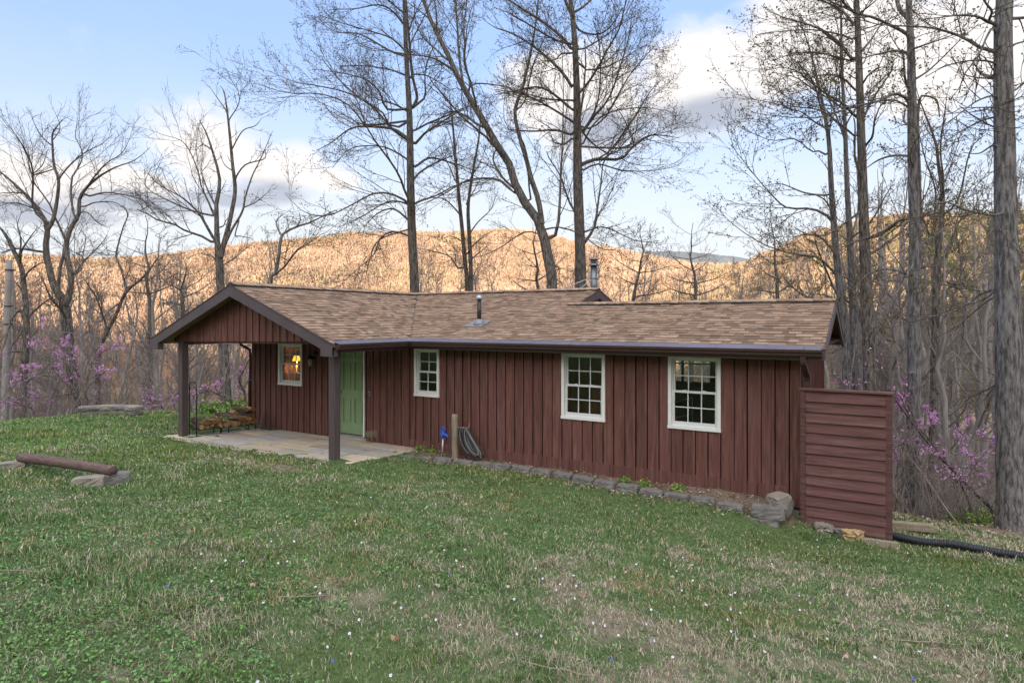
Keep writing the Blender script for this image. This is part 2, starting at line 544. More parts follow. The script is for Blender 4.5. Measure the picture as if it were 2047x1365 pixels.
def lushness(X, Y):
    """0 bare or dead grass ... 1 green grass."""
    X = np.asarray(X, float); Y = np.asarray(Y, float)
    g = .80 + (fbm(X * .55, Y * .55, 31) - .5) * .8 + (fbm(X * 1.9, Y * 1.9, 32) - .5) * 1.1 + (fbm(X * 5.5, Y * 5.5, 33, 3) - .5) * 1.1

    def spot(x, y, a, b, s):
        return s * np.exp(-(((X - x) / a) ** 2 + ((Y - y) / b) ** 2))
    g = g + spot(-1.9, 4.2, 2.3, 1.9, -.30) + spot(.5, 4.6, 1.6, 2.0, -.12) + spot(-6.0, 3.0, 2.6, 2.0, .14) + spot(-3.5, 8.8, 4.5, .9, .20)
    g = g + spot(1.6, 10.9, 1.8, 1.2, -.40) + spot(-9.5, 6.9, 1.6, .5, -.45) + spot(-.5, 7.2, 1.1, .8, -.25) + spot(-12, 5.5, 4, 1.6, .12) + spot(-2.6, 1.6, 2.5, 1.0, -.05)
    g = g + spot(-18, 8.5, 5, 3, .25) + spot(-3, 7.5, 5, 1.5, .10)
    return np.clip(g, 0, 1)


DIRT = np.array((.120, .098, .074)); STRAW = np.array((.34, .30, .215)); GREEN = np.array((.095, .165, .060)); LITTER = np.array((.17, .135, .105))
HILL = np.array((.43, .34, .24))


def ground_color(X, Y):
    lm = lawn_mask(X, Y)[..., None]
    g = lushness(X, Y)[..., None]
    f = fbm(X * 9, Y * 9, 41)[..., None]
    lawn = (DIRT * (1 - f) + STRAW * .75 * f) * (1 - sstep(g, .0, .65)) + (GREEN * .68 + DIRT * .28 * f) * sstep(g, .0, .65)
    r = np.hypot(X, Y)[..., None]
    f2 = fbm(X * 1.3, Y * 1.3, 42)[..., None]
    lit = LITTER * (.7 + .6 * f2)
    f3 = fbm(X / 18, Y / 18, 43)[..., None]
    hill = HILL * (.75 + .5 * f3) + np.array((.0, .03, -.02)) * (fbm(X / 45, Y / 45, 44)[..., None] - .4)
    woods = lit * (1 - sstep(r, 70, 200)) + hill * sstep(r, 70, 200)
    blue = np.array((.13, .15, .165)) * (.7 + .6 * fbm(X / 25, Y / 25, 71)[..., None])  # cloud shade on the far mountain, painted in as its base colour
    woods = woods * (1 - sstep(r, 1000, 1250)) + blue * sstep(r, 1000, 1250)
    bed = (sstep(X, -8.6, -8.3) * (1 - sstep(X, -1.2, -1.0)) * sstep(Y, 9.62, 9.74))[..., None]
    lawn = lawn * (1 - bed) + lit * bed
    return lawn * lm + woods * (1 - lm)


def make_ground():
    psis = np.concatenate([np.linspace(-.95, .95, 820), np.linspace(.95, 2 * math.pi - .95, 240)[1:-1]])
    rs = np.concatenate([[0.6], np.geomspace(1.0, 60, 330), np.geomspace(60, 3600, 150)[1:]])
    na, nr = len(psis), len(rs)
    PS, RS = np.meshgrid(psis, rs)
    X = RS * (-ST * np.cos(PS) + CT * np.sin(PS)); Y = RS * (CT * np.cos(PS) + ST * np.sin(PS))
    Z = terrain(X, Y)
    V = np.stack([X, Y, Z], -1).reshape(-1, 3)
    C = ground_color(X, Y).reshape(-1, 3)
    i = np.arange(nr - 1)[:, None] * na; j = np.arange(na)[None, :]; j1 = (j + 1) % na
    Q = np.stack([i + j, i + na + j, i + na + j1, i + j1], -1).reshape(-1, 4)[:, ::-1]
    V = np.concatenate([V, [[0, 0, float(terrain(np.array([0.0]), np.array([0.0]))[0])]]])
    C = np.concatenate([C, C[:1]])
    T = np.stack([np.arange(na), (np.arange(na) + 1) % na, np.full(na, len(V) - 1)], -1)
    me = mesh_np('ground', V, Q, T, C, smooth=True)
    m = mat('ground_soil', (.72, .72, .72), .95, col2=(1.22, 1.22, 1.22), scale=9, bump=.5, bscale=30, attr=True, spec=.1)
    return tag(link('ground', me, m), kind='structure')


ground = make_ground()


def gz(x, y):
    return float(terrain(np.array([float(x)]), np.array([float(y)]))[0])


def hillside_forest():
    """Bare woods on the far slopes: each tree a fan of thin upright sprays. Too many to count: one object."""
    n = 120000
    psi = rng.uniform(-.80, .80, n)
    right = sstep(psi, .18, .42)
    r0 = 170 * (1 - right) + 130 * right
    Rr = np.interp(psi, PSI_K, SK_R)
    r = r0 + (Rr + 25 - r0) * rng.random(n) ** .8
    x = r * (-ST * np.cos(psi) + CT * np.sin(psi)); y = r * (CT * np.cos(psi) + ST * np.sin(psi))
    z = terrain(x, y)
    H = rng.uniform(5.5, 10, n) * (1 - .3 * right) * (.8 + .5 * fbm(x / 30, y / 30, 51))
    K = 11
    f = fbm(x / 35, y / 35, 52); f2 = rng.random(n); gr = sstep(fbm(x / 70, y / 70, 53) + .25 * right, .5, .72)
    base = np.array((.40, .306, .226)) * (.90 + .20 * f2)[:, None]
    base = base * (1 - .22 * gr[:, None]) + np.array((.24, .235, .10)) * (.22 * gr * (.6 + .8 * f))[:, None]
    base = base * (.74 + .40 * sstep(.6 * fbm(x / 26, y / 26, 57) + .4 * fbm(x / 90, y / 90, 58), .3, .7))[:, None]
    pink = (rng.random(n) < .35)[:, None]
    base = np.where(pink, base * np.array((1.02, .88, .82)), base)
    ever = (rng.random(n) < .015 + .05 * right * gr)
    base = np.where(ever[:, None], np.array((.07, .085, .045)), base)
    a = rng.uniform(0, 2 * math.pi, (n, K)); sp = rng.uniform(.05, .42, (n, K)) * H[:, None] * .62
    h0 = rng.uniform(.0, .5, (n, K)) * H[:, None]; h1 = rng.uniform(.6, 1.0, (n, K)) * H[:, None]
    w = np.clip(r / 900, .10, 1) [:, None] * rng.uniform(.28, .6, (n, K))
    wa = rng.uniform(0, math.pi, (n, K))
    bx_ = x[:, None] + np.cos(a) * sp * .25; by_ = y[:, None] + np.sin(a) * sp * .25
    tx = x[:, None] + np.cos(a) * sp; ty = y[:, None] + np.sin(a) * sp
    p0 = np.stack([bx_, by_, z[:, None] + h0], -1)
    p1 = np.stack([tx - np.cos(wa) * w, ty - np.sin(wa) * w, z[:, None] + h1], -1)
    p2 = np.stack([tx + np.cos(wa) * w, ty + np.sin(wa) * w, z[:, None] + h1 - w * .5], -1)
    V1 = np.stack([p0, p1, p2], 2).reshape(-1, 3)
    # trunks: a thin pair of crossed slivers
    tw = np.clip(r / 1500, .10, .3)
    q0 = np.stack([x - tw, y, z - .5], -1); q1 = np.stack([x + tw, y, z - .5], -1); q2 = np.stack([x, y, z + H * .8], -1)
    V2 = np.stack([q0, q1, q2], 1).reshape(-1, 3)
    V = np.concatenate([V1, V2])
    cj = (rng.uniform(.88, 1.12, (n, K, 1, 1)) * base[:, None, None, :] * np.ones((1, 1, 3, 1))).reshape(-1, 3)
    ct = np.repeat(base * .8, 3, 0)
    T = np.arange(len(V)).reshape(-1, 3)
    me = mesh_np('hillside_forest', V, None, T, np.concatenate([cj, ct]))
    m = mat('bare_woods', (.9, .9, .9), .95, col2=(1.1, 1.1, 1.1), scale=.2, attr=True, spec=.05)
    return tag(link('hillside_forest', me, m), 'bare tan spring forest covering the sunlit far hills', 'forest', kind='stuff')


hillside_forest()
# ------------------------------------------------------------------ the cabin
M = {}
M['siding'] = mat('red_brown_stain', (.088, .038, .032), .75, col2=(.185, .084, .071), scale=3.2, stretch=(7, 7, .55), bump=.5, bscale=26, fade=((.215, .150, .135), .55, 2.6, (5, 5, .45)), attr=True, spec=.25)
M['trim'] = mat('white_paint', (.66, .69, .68), .5, col2=(.74, .76, .75), scale=8)
M['sash'] = mat('white_vinyl', (.60, .63, .64), .4, var=.05)
M['fascia'] = mat('purple_brown_paint', (.082, .068, .076), .55, var=.12, scale=4, stretch=(1, 1, 1), bump=.1, bscale=40)
M['gutter'] = mat('brown_gutter', (.055, .030, .028), .35, var=.1, spec=.5)
M['guard'] = mat('gutter_guard', (.16, .135, .17), .35, col2=(.22, .20, .24), scale=3, metal=.6)
M['shingle'] = mat('asphalt_shingle', (.70, .70, .70), .95, col2=(1.02, 1.02, 1.02), scale=45, bump=.5, bscale=160, attr=True, spec=.15)
M['dark'] = mat('dark_brown_boards', (.045, .030, .026), .8, var=.2, bump=.2)
M['soffit'] = mat('soffit_plywood', (.15, .095, .05), .8, col2=(.22, .15, .085), scale=4)
M['door'] = mat('green_door_paint', (.20, .305, .165), .45, var=.06, scale=3, bump=.03)
M['post'] = mat('post_paint', (.066, .051, .052), .6, col2=(.100, .080, .083), scale=3, stretch=(8, 8, .6), bump=.3, bscale=25)
M['stone'] = mat('patio_flagstone', (1.15, 1.15, 1.15), .85, col2=(1.55, 1.55, 1.55), scale=5, bump=.3, bscale=18, attr=True)
M['concrete'] = mat('concrete', (.30, .29, .265), .9, col2=(.40, .385, .35), scale=6, bump=.3)
M['black'] = mat('black_metal', (.018, .018, .020), .4, var=.1, spec=.5)
M['galv'] = mat('galvanised_metal', (.34, .37, .40), .38, col2=(.46, .50, .54), scale=7, metal=.75)
M['flue'] = mat('stainless_flue', (.12, .135, .15), .4, col2=(.20, .225, .25), scale=5, metal=.9)
M['lead'] = mat('grey_flashing', (.22, .24, .27), .5, var=.15, metal=.3)
M['panel'] = mat('pine_panelling', (.30, .16, .075), .6, col2=(.40, .225, .11), scale=3, stretch=(6, 6, .4))
M['inwall'] = mat('interior_board', (.33, .28, .24), .8, col2=(.42, .36, .31), scale=3)
M['infloor'] = mat('interior_floor', (.14, .085, .05), .5, var=.2)


def glass_mat():
    m = bpy.data.materials.new('window_glass'); m.use_nodes = True
    nt = m.node_tree; N, L = nt.nodes, nt.links
    N.clear()
    o = N.new('ShaderNodeOutputMaterial'); mx = N.new('ShaderNodeMixShader'); t = N.new('ShaderNodeBsdfTransparent'); g = N.new('ShaderNodeBsdfGlossy')
    t.inputs[0].default_value = (.90, .93, .92, 1); g.inputs['Roughness'].default_value = .02
    lw = N.new('ShaderNodeLayerWeight'); pw = N.new('ShaderNodeMath'); pw.operation = 'POWER'; pw.inputs[1].default_value = 5.0
    ml = N.new('ShaderNodeMath'); ml.operation = 'MULTIPLY_ADD'; ml.inputs[1].default_value = .92; ml.inputs[2].default_value = .045
    L.new(lw.outputs['Facing'], pw.inputs[0]); L.new(pw.outputs[0], ml.inputs[0]); L.new(ml.outputs[0], mx.inputs[0]); L.new(t.outputs[0], mx.inputs[1]); L.new(g.outputs[0], mx.inputs[2]); L.new(mx.outputs[0], o.inputs[0])
    return m


M['glass'] = glass_mat()

YW = 10.25                                          # the plane of the front wall
YG, ZG, S_ = 9.82, 2.186, .3007                     # roof edge of the front eave and the pitch of the main roof
YP, XL, XR, XRI, ZR = 7.79, -13.97, -8.284, -11.15, 3.312
XJ, XE, YR, YRW = -5.74, -.738, 13.564, 12.316
ZRW = ZG + S_ * (YRW - YG)
YB = 2 * YR - YG
XCL, XCR = -13.80, -1.065                            # wall corners
SP = (ZR - ZG) / (XR - XRI)                         # pitch of the porch roof

CABIN = empty('cabin', (-7.4, 12.4, 0), 'low red brown board cabin with a tan shingle roof and an open gabled porch', 'cabin')
CO = (-7.4, 12.4, 0)


def cb():
    return MB(off=CO)


WINS = {  # x0, x1, z0, z1, columns, rows per sash
    'porch': (-12.80, -11.95, 1.025, 2.055, 3, 2), 'small': (-8.50, -7.845, 1.013, 2.037, 2, 2),
    'big1': (-5.047, -4.195, .814, 2.037, 3, 2), 'big2': (-3.074, -2.222, .814, 2.037, 3, 2)}
DOOR = (-10.80, -9.955, .02, 2.10)
OPEN = [(w[0] + .05, w[1] - .05, w[2] + .05, w[3] - .05) for w in WINS.values()] + [DOOR]


def wall_sheet(mb, x0, x1, z0, z1, y0, y1, holes):
    xs = sorted(set([x0, x1] + [v for h in holes for v in h[:2] if x0 < v < x1]))
    for a, b in zip(xs[:-1], xs[1:]):
        hs = sorted([(h[2], h[3]) for h in holes if h[0] < (a + b) / 2 < h[1]])
        z = z0
        for (c, d) in hs:
            if c > z: mb.box(a, b, y0, y1, z, c)
            z = d
        if z < z1: mb.box(a, b, y0, y1, z, z1)


PITCH = .2045
BAT0 = on_y(890.9, 780, YW)[0]
PITCH = (on_y(1518, 780, YW)[0] - BAT0) / 30.0


def battens(mb, x0, x1, z0, z1, y, holes, seed):
    rr = random.Random(seed)
    k0 = math.ceil((x0 - BAT0) / PITCH); k1 = math.floor((x1 - BAT0) / PITCH)
    for k in range(k0, k1 + 1):
        x = BAT0 + k * PITCH + rr.uniform(-.006, .006)
        w = .021
        segs = [(z0, z1)]
        for h in holes:
            if h[0] - .055 < x + w and x - w < h[1] + .055:
                ns = []
                for a, b in segs:
                    if h[2] - .05 > a: ns.append((a, min(b, h[2] - .05)))
                    if h[3] + .05 < b: ns.append((max(a, h[3] + .05), b))
                segs = ns
        s = rr.uniform(.85, 1.12); mb.col = (s, s, s)
        for a, b in segs:
            if b - a > .02: mb.box(x - w, x + w, y - .022, y - .001, a, b)
    mb.col = None


def board_tones(mb, x0, x1, z0, z1, y, holes, seed):
    """The flat boards between battens, each its own shade."""
    rr = random.Random(seed)
    k0 = math.floor((x0 - BAT0) / PITCH); k1 = math.ceil((x1 - BAT0) / PITCH)
    for k in range(k0, k1):
        a = max(x0, BAT0 + k * PITCH); b = min(x1, BAT0 + (k + 1) * PITCH)
        if b - a < .01: continue
        s = rr.uniform(.80, 1.16); mb.col = (s, s * rr.uniform(.95, 1.04), s * rr.uniform(.93, 1.04))
        wall_sheet(mb, a + .033, b, z0, z1, y, y + .10, holes)
    mb.col = (.16, .13, .12); wall_sheet(mb, x0, x1, z0, z1, y + .1005, y + .12, holes)
    mb.col = None


# front wall: the sheltered porch half hangs lower, the long half ends on a skirt board
XS = on_y(817.8, 780, YW)[0]
w_ = cb(); board_tones(w_, XCL, XS, -.16, 2.21, YW, OPEN, 1); battens(w_, XCL + .05, XS - .03, -.12, 2.20, YW, OPEN, 2)
w_.box(XCL - .004, XCL + .07, YW - .026, YW - .002, -.14, 2.20)
w_.build('wall', M['siding'], CABIN)
w_ = cb(); board_tones(w_, XS, XCR, -.22, 2.21, YW + .002, OPEN, 3); battens(w_, XS + .03, XCR - .05, -.20, 2.20, YW, OPEN, 4)
w_.col = (.8, .8, .8); w_.box(XS - .025, XS + .02, YW - .024, YW - .0015, -.10, 2.20)
w_.build('wall', M['siding'], CABIN)
sk = cb(); sk.col = (1.12, 1.06, 1.06)
rr = random.Random(5)
k_ = math.floor((XS - BAT0) / PITCH)
while BAT0 + k_ * PITCH < -1.3:
    xa_ = max(BAT0 + k_ * PITCH + .024, XS + .024); xb_ = BAT0 + (k_ + 1) * PITCH - .024; k_ += 1
    if xb_ - xa_ > .05:
        s = rr.uniform(.86, 1.04); sk.col = (s, s, s); sk.bbox(xa_, xb_, YW - .018, YW - .002, -.20, .085 + rr.uniform(-.004, .004), .003)
sk.build('skirt_board', M['siding'], CABIN)
# the other walls
w_ = cb()
for k in range(21):
    y0 = YW + .122 + k * .2
    s = rr.uniform(.82, 1.12); w_.col = (s, s, s); w_.box(XCR - .12, XCR, y0, min(y0 + .2, 14.42), -.8, 2.33)
    w_.col = (s * .9,) * 3; w_.box(XCR + .001, XCR + .022, y0 - .02, y0 + .02, -.75, 2.33)
w_.col = None
w_.prism([(XCR - .12, YG + .45, 2.331), (XCR - .12, 14.2, 2.331), (XCR - .12, YRW, ZRW - .12)], (.119, 0, 0))
w_.build('wall', M['siding'], CABIN)
w_ = cb(); w_.box(XCL, XCL + .12, YW + .122, YB - .4, -1.9, 2.36); w_.build('wall', M['siding'], CABIN)
w_ = cb(); BW = (-4.6, -3.3, 1.2, 2.0)
wall_sheet(w_, XJ - .33, XCR - .122, -1.6, 2.33, 14.3, 14.42, [BW]); w_.build('wall', M['siding'], CABIN)
w_ = cb(); w_.box(XCL + .122, XJ - .452, YB - .52, YB - .4, -2.2, 2.36)
w_.box(XJ - .45, XJ - .331, 14.3, YB - .4, -2.2, 2.36)
w_.build('wall', M['siding'], CABIN)
# gable wall over the lower wing roof
w_ = cb()
w_.prism([(XJ - .40, YRW - 1.3, ZG + .30), (XJ - .40, YR + 2.6, ZG + .30), (XJ - .40, YR, ZR - .13)], (.06, 0, 0)); w_.build('gable_wall', M['dark'], CABIN)


def window(x0, x1, z0, z1, nc, nr, y=YW):
    fr = cb(); t = .055
    yf = y - .030
    fr.bbox(x0, x1, yf, y + .02, z1 - t - .005, z1, .004); fr.bbox(x0 - .006, x1 + .006, yf - .008, y + .02, z0, z0 + t, .004)
    fr.bbox(x0, x0 + t, yf + .001, y + .02, z0 + t, z1 - t - .005, .004); fr.bbox(x1 - t, x1, yf + .001, y + .02, z0 + t, z1 - t - .005, .004)
    # jamb
    a0, a1, c0, c1 = x0 + t, x1 - t, z0 + t, z1 - t - .005
    fr.box(a0 - .004, a0 + .012, y + .021, y + .118, c0, c1); fr.box(a1 - .012, a1 + .004, y + .021, y + .118, c0, c1)
    fr.box(a0 + .012, a1 - .012, y + .021, y + .118, c1 - .012, c1 + .004); fr.box(a0 + .012, a1 - .012, y + .021, y + .118, c0 - .004, c0 + .014)
    W = fr.build('window', M['trim'], CABIN)
    b0, b1, d0, d1 = a0 + .013, a1 - .013, c0 + .015, c1 - .013
    zm = (d0 + d1) / 2
    for up in (0, 1):
        ys = y + .060 if up else y + .026
        p0, p1 = (zm - .012, d1) if up else (d0, zm + .020)
        s = cb(); st = .030
        rt, rb = (.032, .030) if up else (.036, .048)
        s.box(b0, b0 + st, ys, ys + .030, p0, p1); s.box(b1 - st, b1, ys, ys + .030, p0, p1)
        s.box(b0 + st, b1 - st, ys - .001, ys + .030, p1 - rt, p1); s.box(b0 + st, b1 - st, ys - .001, ys + .030, p0, p0 + rb)
        q0, q1, e0, e1 = b0 + st, b1 - st, p0 + rb, p1 - rt
        for i in range(1, nc):
            xm = q0 + (q1 - q0) * i / nc; s.box(xm - .008, xm + .008, ys + .008, ys + .024, e0, e1)
        for i in range(1, nr):
            zm_ = e0 + (e1 - e0) * i / nr; s.box(q0, q1, ys + .0065, ys + .0255, zm_ - .008, zm_ + .008)
        if not up and nc > 2:
            for xx in (.28, .72): s.box(b0 + (b1 - b0) * xx - .03, b0 + (b1 - b0) * xx + .03, ys + .002, ys + .028, p1 + .0005, p1 + .012)
        s.build('sash', M['sash'], W)
        g = cb(); g.box(q0 - .004, q1 + .004, ys + .0145, ys + .0175, e0 - .004, e1 + .004); g.build('pane', M['glass'], W)
    return W


for wn in WINS.values(): window(*wn)
# window in the far wall of the wing, seen through the front one
bw = cb(); bw.box(BW[0] - .05, BW[1] + .05, 14.26, 14.298, BW[3], BW[3] + .07); bw.box(BW[0] - .05, BW[1] + .05, 14.26, 14.298, BW[2] - .07, BW[2])
for xx in (BW[0], (BW[0] + BW[1]) / 2, BW[1]): bw.box(xx - .03, xx + .03, 14.27, 14.30, BW[2], BW[3])
bw.box(BW[0], BW[1], 14.305, 14.33, 1.60, 1.63)
bwo = bw.build('window', M['panel'], CABIN)
g = cb(); g.box(BW[0], BW[1], 14.34, 14.344, BW[2], BW[3]); g.build('pane', M['glass'], bwo)

# door
d = cb(); x0, x1, z0, z1 = DOOR
yd = YW + .085
st, mu = .115, .105
pw = (x1 - x0 - 2 * st - mu) / 2
zr_ = [(z0 + .25, z0 + .80), (z0 + 1.00, z0 + 1.63), (z0 + 1.735, z1 - .12)]
cols_ = [(x0 + st, x0 + st + pw), (x1 - st - pw, x1 - st)]
xs = [x0] + [v for c in cols_ for v in c] + [x1]
zs = [z0] + [v for c in zr_ for v in c] + [z1]
for i in range(5):
    for j in range(7):
        if i % 2 == 1 and j % 2 == 1:
            a, b, c, e = xs[i], xs[i + 1], zs[j], zs[j + 1]
            d.box(a, b, yd + .026, yd + .045, c, e)
            m_ = .035
            d.prism([(a + m_, yd + .026, c + m_), (b - m_, yd + .026, c + m_), (b - m_, yd + .026, e - m_), (a + m_, yd + .026, e - m_)][::-1], (0, -.017, 0))
        else: d.box(xs[i], xs[i + 1], yd, yd + .04, zs[j], zs[j + 1])
DR = d.build('door', M['door'], CABIN)
k = cb(); k.sm = True
k.tube([(x0 + .06, yd - .001, z0 + .95), (x0 + .06, yd - .04, z0 + .95)], .012, 8)
k.lathe((x0 + .06, yd - .06, z0 + .93), [(.004, 0), (.024, .008), (.03, .022), (.024, .036), (.004, .044)], 12); k.build('handle', M['galv'], DR)
f = cb(); f.box(x1 + .001, x1 + .035, YW - .032, YW + .13, z0 - .04, z1 + .03); f.box(x0 - .035, x0 - .001, YW - .032, YW + .13, z0 - .04, z1 + .03)
f.build('door_frame', M['trim'], CABIN)
t = cb(); t.bbox(x0 - .035, x1 + .05, YW - .06, YW + .13, -.015, .016, .004); t.build('threshold', M['galv'], CABIN)
t = cb(); t.bbox(x0 - .08, x1 + .09, YW - .05, YW + .11, -.15, -.017, .006); t.build('door_step', M['concrete'], CABIN)

# inside: floor, panelled back wall, partition and ceiling
i_ = cb(); i_.box(XCL + .13, XCR - .13, YW + .13, 14.25, -.03, -.005); i_.build('interior_floor', M['infloor'], CABIN)
i_ = cb()
for k in range(60):
    xa = XCL + .13 + k * .2; s = rr.uniform(.8, 1.1); i_.col = (s,) * 3
    if xa < -7.3: i_.box(xa, xa + .197, 13.2, 13.23, 0, 2.3)
i_.col = (.8, .72, .66); i_.box(-6.8, -4.06, 11.55, 11.58, 0, 2.2); i_.col = (1, 1, 1); i_.box(-11.2, -11.17, 11.9, 13.19, 0, 2.3)
i_.box(-6.9, -6.87, YW + .14, 13.19, 0, 2.2)
i_.build('interior_wall', M['panel'], CABIN)
i_ = cb(); i_.box(XCL + .75, XCR - .13, 11.0, 14.25, 2.345, 2.365); i_.box(-6.86, -4.72, 14.2, 14.255, 0, 2.34); i_.box(-3.2, XCR - .14, 14.2, 14.255, 0, 2.34)
i_.box(-4.72, -3.2, 14.2, 14.255, 0, 1.12); i_.box(-4.0, -3.96, YW + .16, 12.6, 0, 2.2)
i_.build('interior_ceiling', M['inwall'], CABIN)

# ---- roof
ROOF = None


def plane_basis(p0, e, s):
    p0 = np.array(p0, float); e = np.array(e, float); s = np.array(s, float)
    s = s / np.linalg.norm(s); n = np.cross(e, s); n /= np.linalg.norm(n)
    if n[2] < 0: n = -n
    return p0, e, s, n


def slab(mb, pts, th=.10):
    mb.prism(pts[::-1] if False else pts, (0, 0, -th))


rf = cb()
A_ = [(XL, YP, ZG), (XRI, YP, ZR), (XRI, YB, ZR), (XL, YB, ZG)]
B_ = [(XR, YP, ZG), (XR, YG, ZG), (XRI, YR, ZR), (XRI, YP, ZR)]
C_ = [(XR, YG, ZG), (XE, YG, ZG), (XE, YRW, ZRW), (XJ, YRW, ZRW), (XJ, YR, ZR), (XRI, YR, ZR)]
D_ = [(XRI, YR, ZR), (XJ, YR, ZR), (XJ, YB, ZG), (XR, YB, ZG)]
E_ = [(XJ - .1, YRW, ZRW), (XE, YRW, ZRW), (XE, 2 * YRW - YG, ZG), (XJ - .1, 2 * YRW - YG, ZG)]
D2 = [(XRI, YR, ZR), (XR, YB, ZG), (XRI, YB, ZR)]
for pl in (A_, B_, C_, D_, E_, D2): slab(rf, [(p[0], p[1], p[2] - .016) for p in pl], .09)
ROOF = rf.build('roof', M['soffit'], CABIN)

TONES = [np.array(c) for c in ((.385, .285, .212), (.35, .256, .19), (.31, .224, .166), (.415, .312, .236), (.265, .19, .142), (.365, .268, .20))]


def shingle_plane(name, p0, e, s, blen, interval, seed):
    """Courses of laminated tabs; interval(b) gives the run of each course measured along e."""
    rr = random.Random(seed)
    p0, e, s, n = plane_basis(p0, e, s)
    mb = cb(); ex = .135
    for kk in range(int(blen / ex) + 1):
        b0 = kk * ex; b1 = min(b0 + ex + .02, blen)
        if b1 - b0 < .03: continue
        a0, a1 = interval(min(b0, blen)); c0, c1 = interval(b1)
        a = a0 - rr.uniform(0, .25)
        while a < a1:
            wdt = rr.choice((.09, .12, .15, .18, .22)) * rr.uniform(.9, 1.1)
            q0 = max(a, a0); q1 = min(a + wdt, a1)
            if q1 - q0 > .012:
                hi = rr.random() < .55
                t0 = .024 if hi else .010
                tone = rr.choice(TONES) * rr.uniform(.88, 1.1) * (1.0 if hi else .66)
                mb.col = tuple(tone)
                def cl(v): return min(max(v, c0), c1)
                u0 = q0 if q0 > a0 + 1e-6 else cl(c0 if c0 > a0 or q0 <= a0 else q0); u1 = q1 if q1 < a1 - 1e-6 else c1
                u0 = cl(u0); u1 = cl(max(u1, u0 + .002))
                A0 = p0 + e * q0 + s * b0; A1 = p0 + e * q1 + s * b0; B0 = p0 + e * u0 + s * b1; B1 = p0 + e * u1 + s * b1
                top0 = n * t0; top1 = n * .004
                mb.add([A0 - n * .012, A1 - n * .012, A0 + top0, A1 + top0, B0 + top1, B1 + top1], [(0, 1, 3, 2), (2, 3, 5, 4), (0, 2, 4), (1, 5, 3)])
            a += wdt
    mb.col = None
    return mb.build(name, M['shingle'], ROOF)


def sl(p, q): return math.sqrt((p[1] - q[1]) ** 2 + (p[0] - q[0]) ** 2 + (p[2] - q[2]) ** 2)


LC = math.hypot(YR - YG, ZR - ZG); LCW = math.hypot(YRW - YG, ZRW - ZG)
LB = math.hypot(XR - XRI, ZR - ZG)
ov = .03
shingle_plane('shingles', (XR, YG, ZG), (1, 0, 0), (0, YR - YG, ZR - ZG), LC,
              lambda b: ((XRI - XR) * b / LC, (XE - XR + .02) if b < LCW else (XJ - XR + .02)), 1)
shingle_plane('shingles', (XR, YP, ZG), (0, 1, 0), (XRI - XR, 0, ZR - ZG), LB,
              lambda b: (-.02, (YG - YP) + (YR - YG) * b / LB), 2)
LA = math.hypot(XL - XRI, ZR - ZG)
shingle_plane('shingles', (XL, YP, ZG), (0, 1, 0), (XRI - XL, 0, ZR - ZG), LA, lambda b: (-.02, YB - YP), 3)
shingle_plane('shingles', (XJ - .1, 2 * YRW - YG, ZG), (1, 0, 0), (0, -(YRW - YG), ZRW - ZG), LCW, lambda b: (0, XE - XJ + .12), 4)
shingle_plane('shingles', (XR, YB, ZG), (1, 0, 0), (0, YR - YB, ZR - ZG), LC, lambda b: ((XRI - XR) * b / LC, XJ - XR + .02), 5)


def ridge(p, q, sa_, sb_, seed):
    """Ridge vent with cap shingles: p to q along the ridge, sa_/sb_ the two downslope directions."""
    p = np.array(p, float); q = np.array(q, float); d = q - p; ln = np.linalg.norm(d); d /= ln
    v = cb(); c = cb(); rr = random.Random(seed)
    sa_ = np.array(sa_, float); sa_ /= np.linalg.norm(sa_); sb_ = np.array(sb_, float); sb_ /= np.linalg.norm(sb_)
    up = np.array((0, 0, 1.0))
    for s_ in (sa_, sb_):
        o0 = p + up * .048; o1 = q + up * .048
        v.add([o0, o1, o1 + s_ * .125, o0 + s_ * .125, o1 + s_ * .125 - up * .050, o0 + s_ * .125 - up * .050, ], [(0, 1, 2, 3), (3, 2, 4, 5)])
        v.add([o0, o0 + s_ * .125, o0 + s_ * .125 - up * .05, p - up * .02], [(0, 1, 2, 3)]); v.add([o1, o1 + s_ * .125, o1 + s_ * .125 - up * .05, q - up * .02], [(3, 2, 1, 0)])
    a = 0
    while a < ln:
        b = min(a + .15, ln); tone = rr.choice(TONES) * rr.uniform(.85, 1.1); c.col = tuple(tone)
        for s_ in (sa_, sb_):
            o0 = p + d * a + up * .066; o1 = p + d * (b + .01) + up * .056
            vs = [o0, o1, o1 + s_ * .14, o0 + s_ * .14]
            c.add(vs + [x - up * .013 for x in vs], [(0, 1, 2, 3), (3, 2, 6, 7), (0, 3, 7, 4), (1, 5, 6, 2)])
        a = b
    v.build('ridge_vent', M['black'], ROOF); c.build('ridge_cap', M['shingle'], ROOF)


dn = (ZG - ZR)
ridge((XRI, YP - .02, ZR), (XRI, YR, ZR), (XR - XRI, 0, dn), (XL - XRI, 0, dn), 1)
ridge((XRI, YR, ZR), (XJ + .02, YR, ZR), (0, YG - YR, dn), (0, YR - YG, dn), 2)
ridge((XJ - .13, YRW, ZRW), (XE + .02, YRW, ZRW), (0, YG - YRW, ZG - ZRW), (0, YRW - YG, ZG - ZRW), 3)
vl = cb(); vl.bar((XR + .01, YG + .02, ZG + .012), (XRI, YR - .02, ZR + .012), .02, .006); vl.build('valley_strip', M['black'], ROOF)


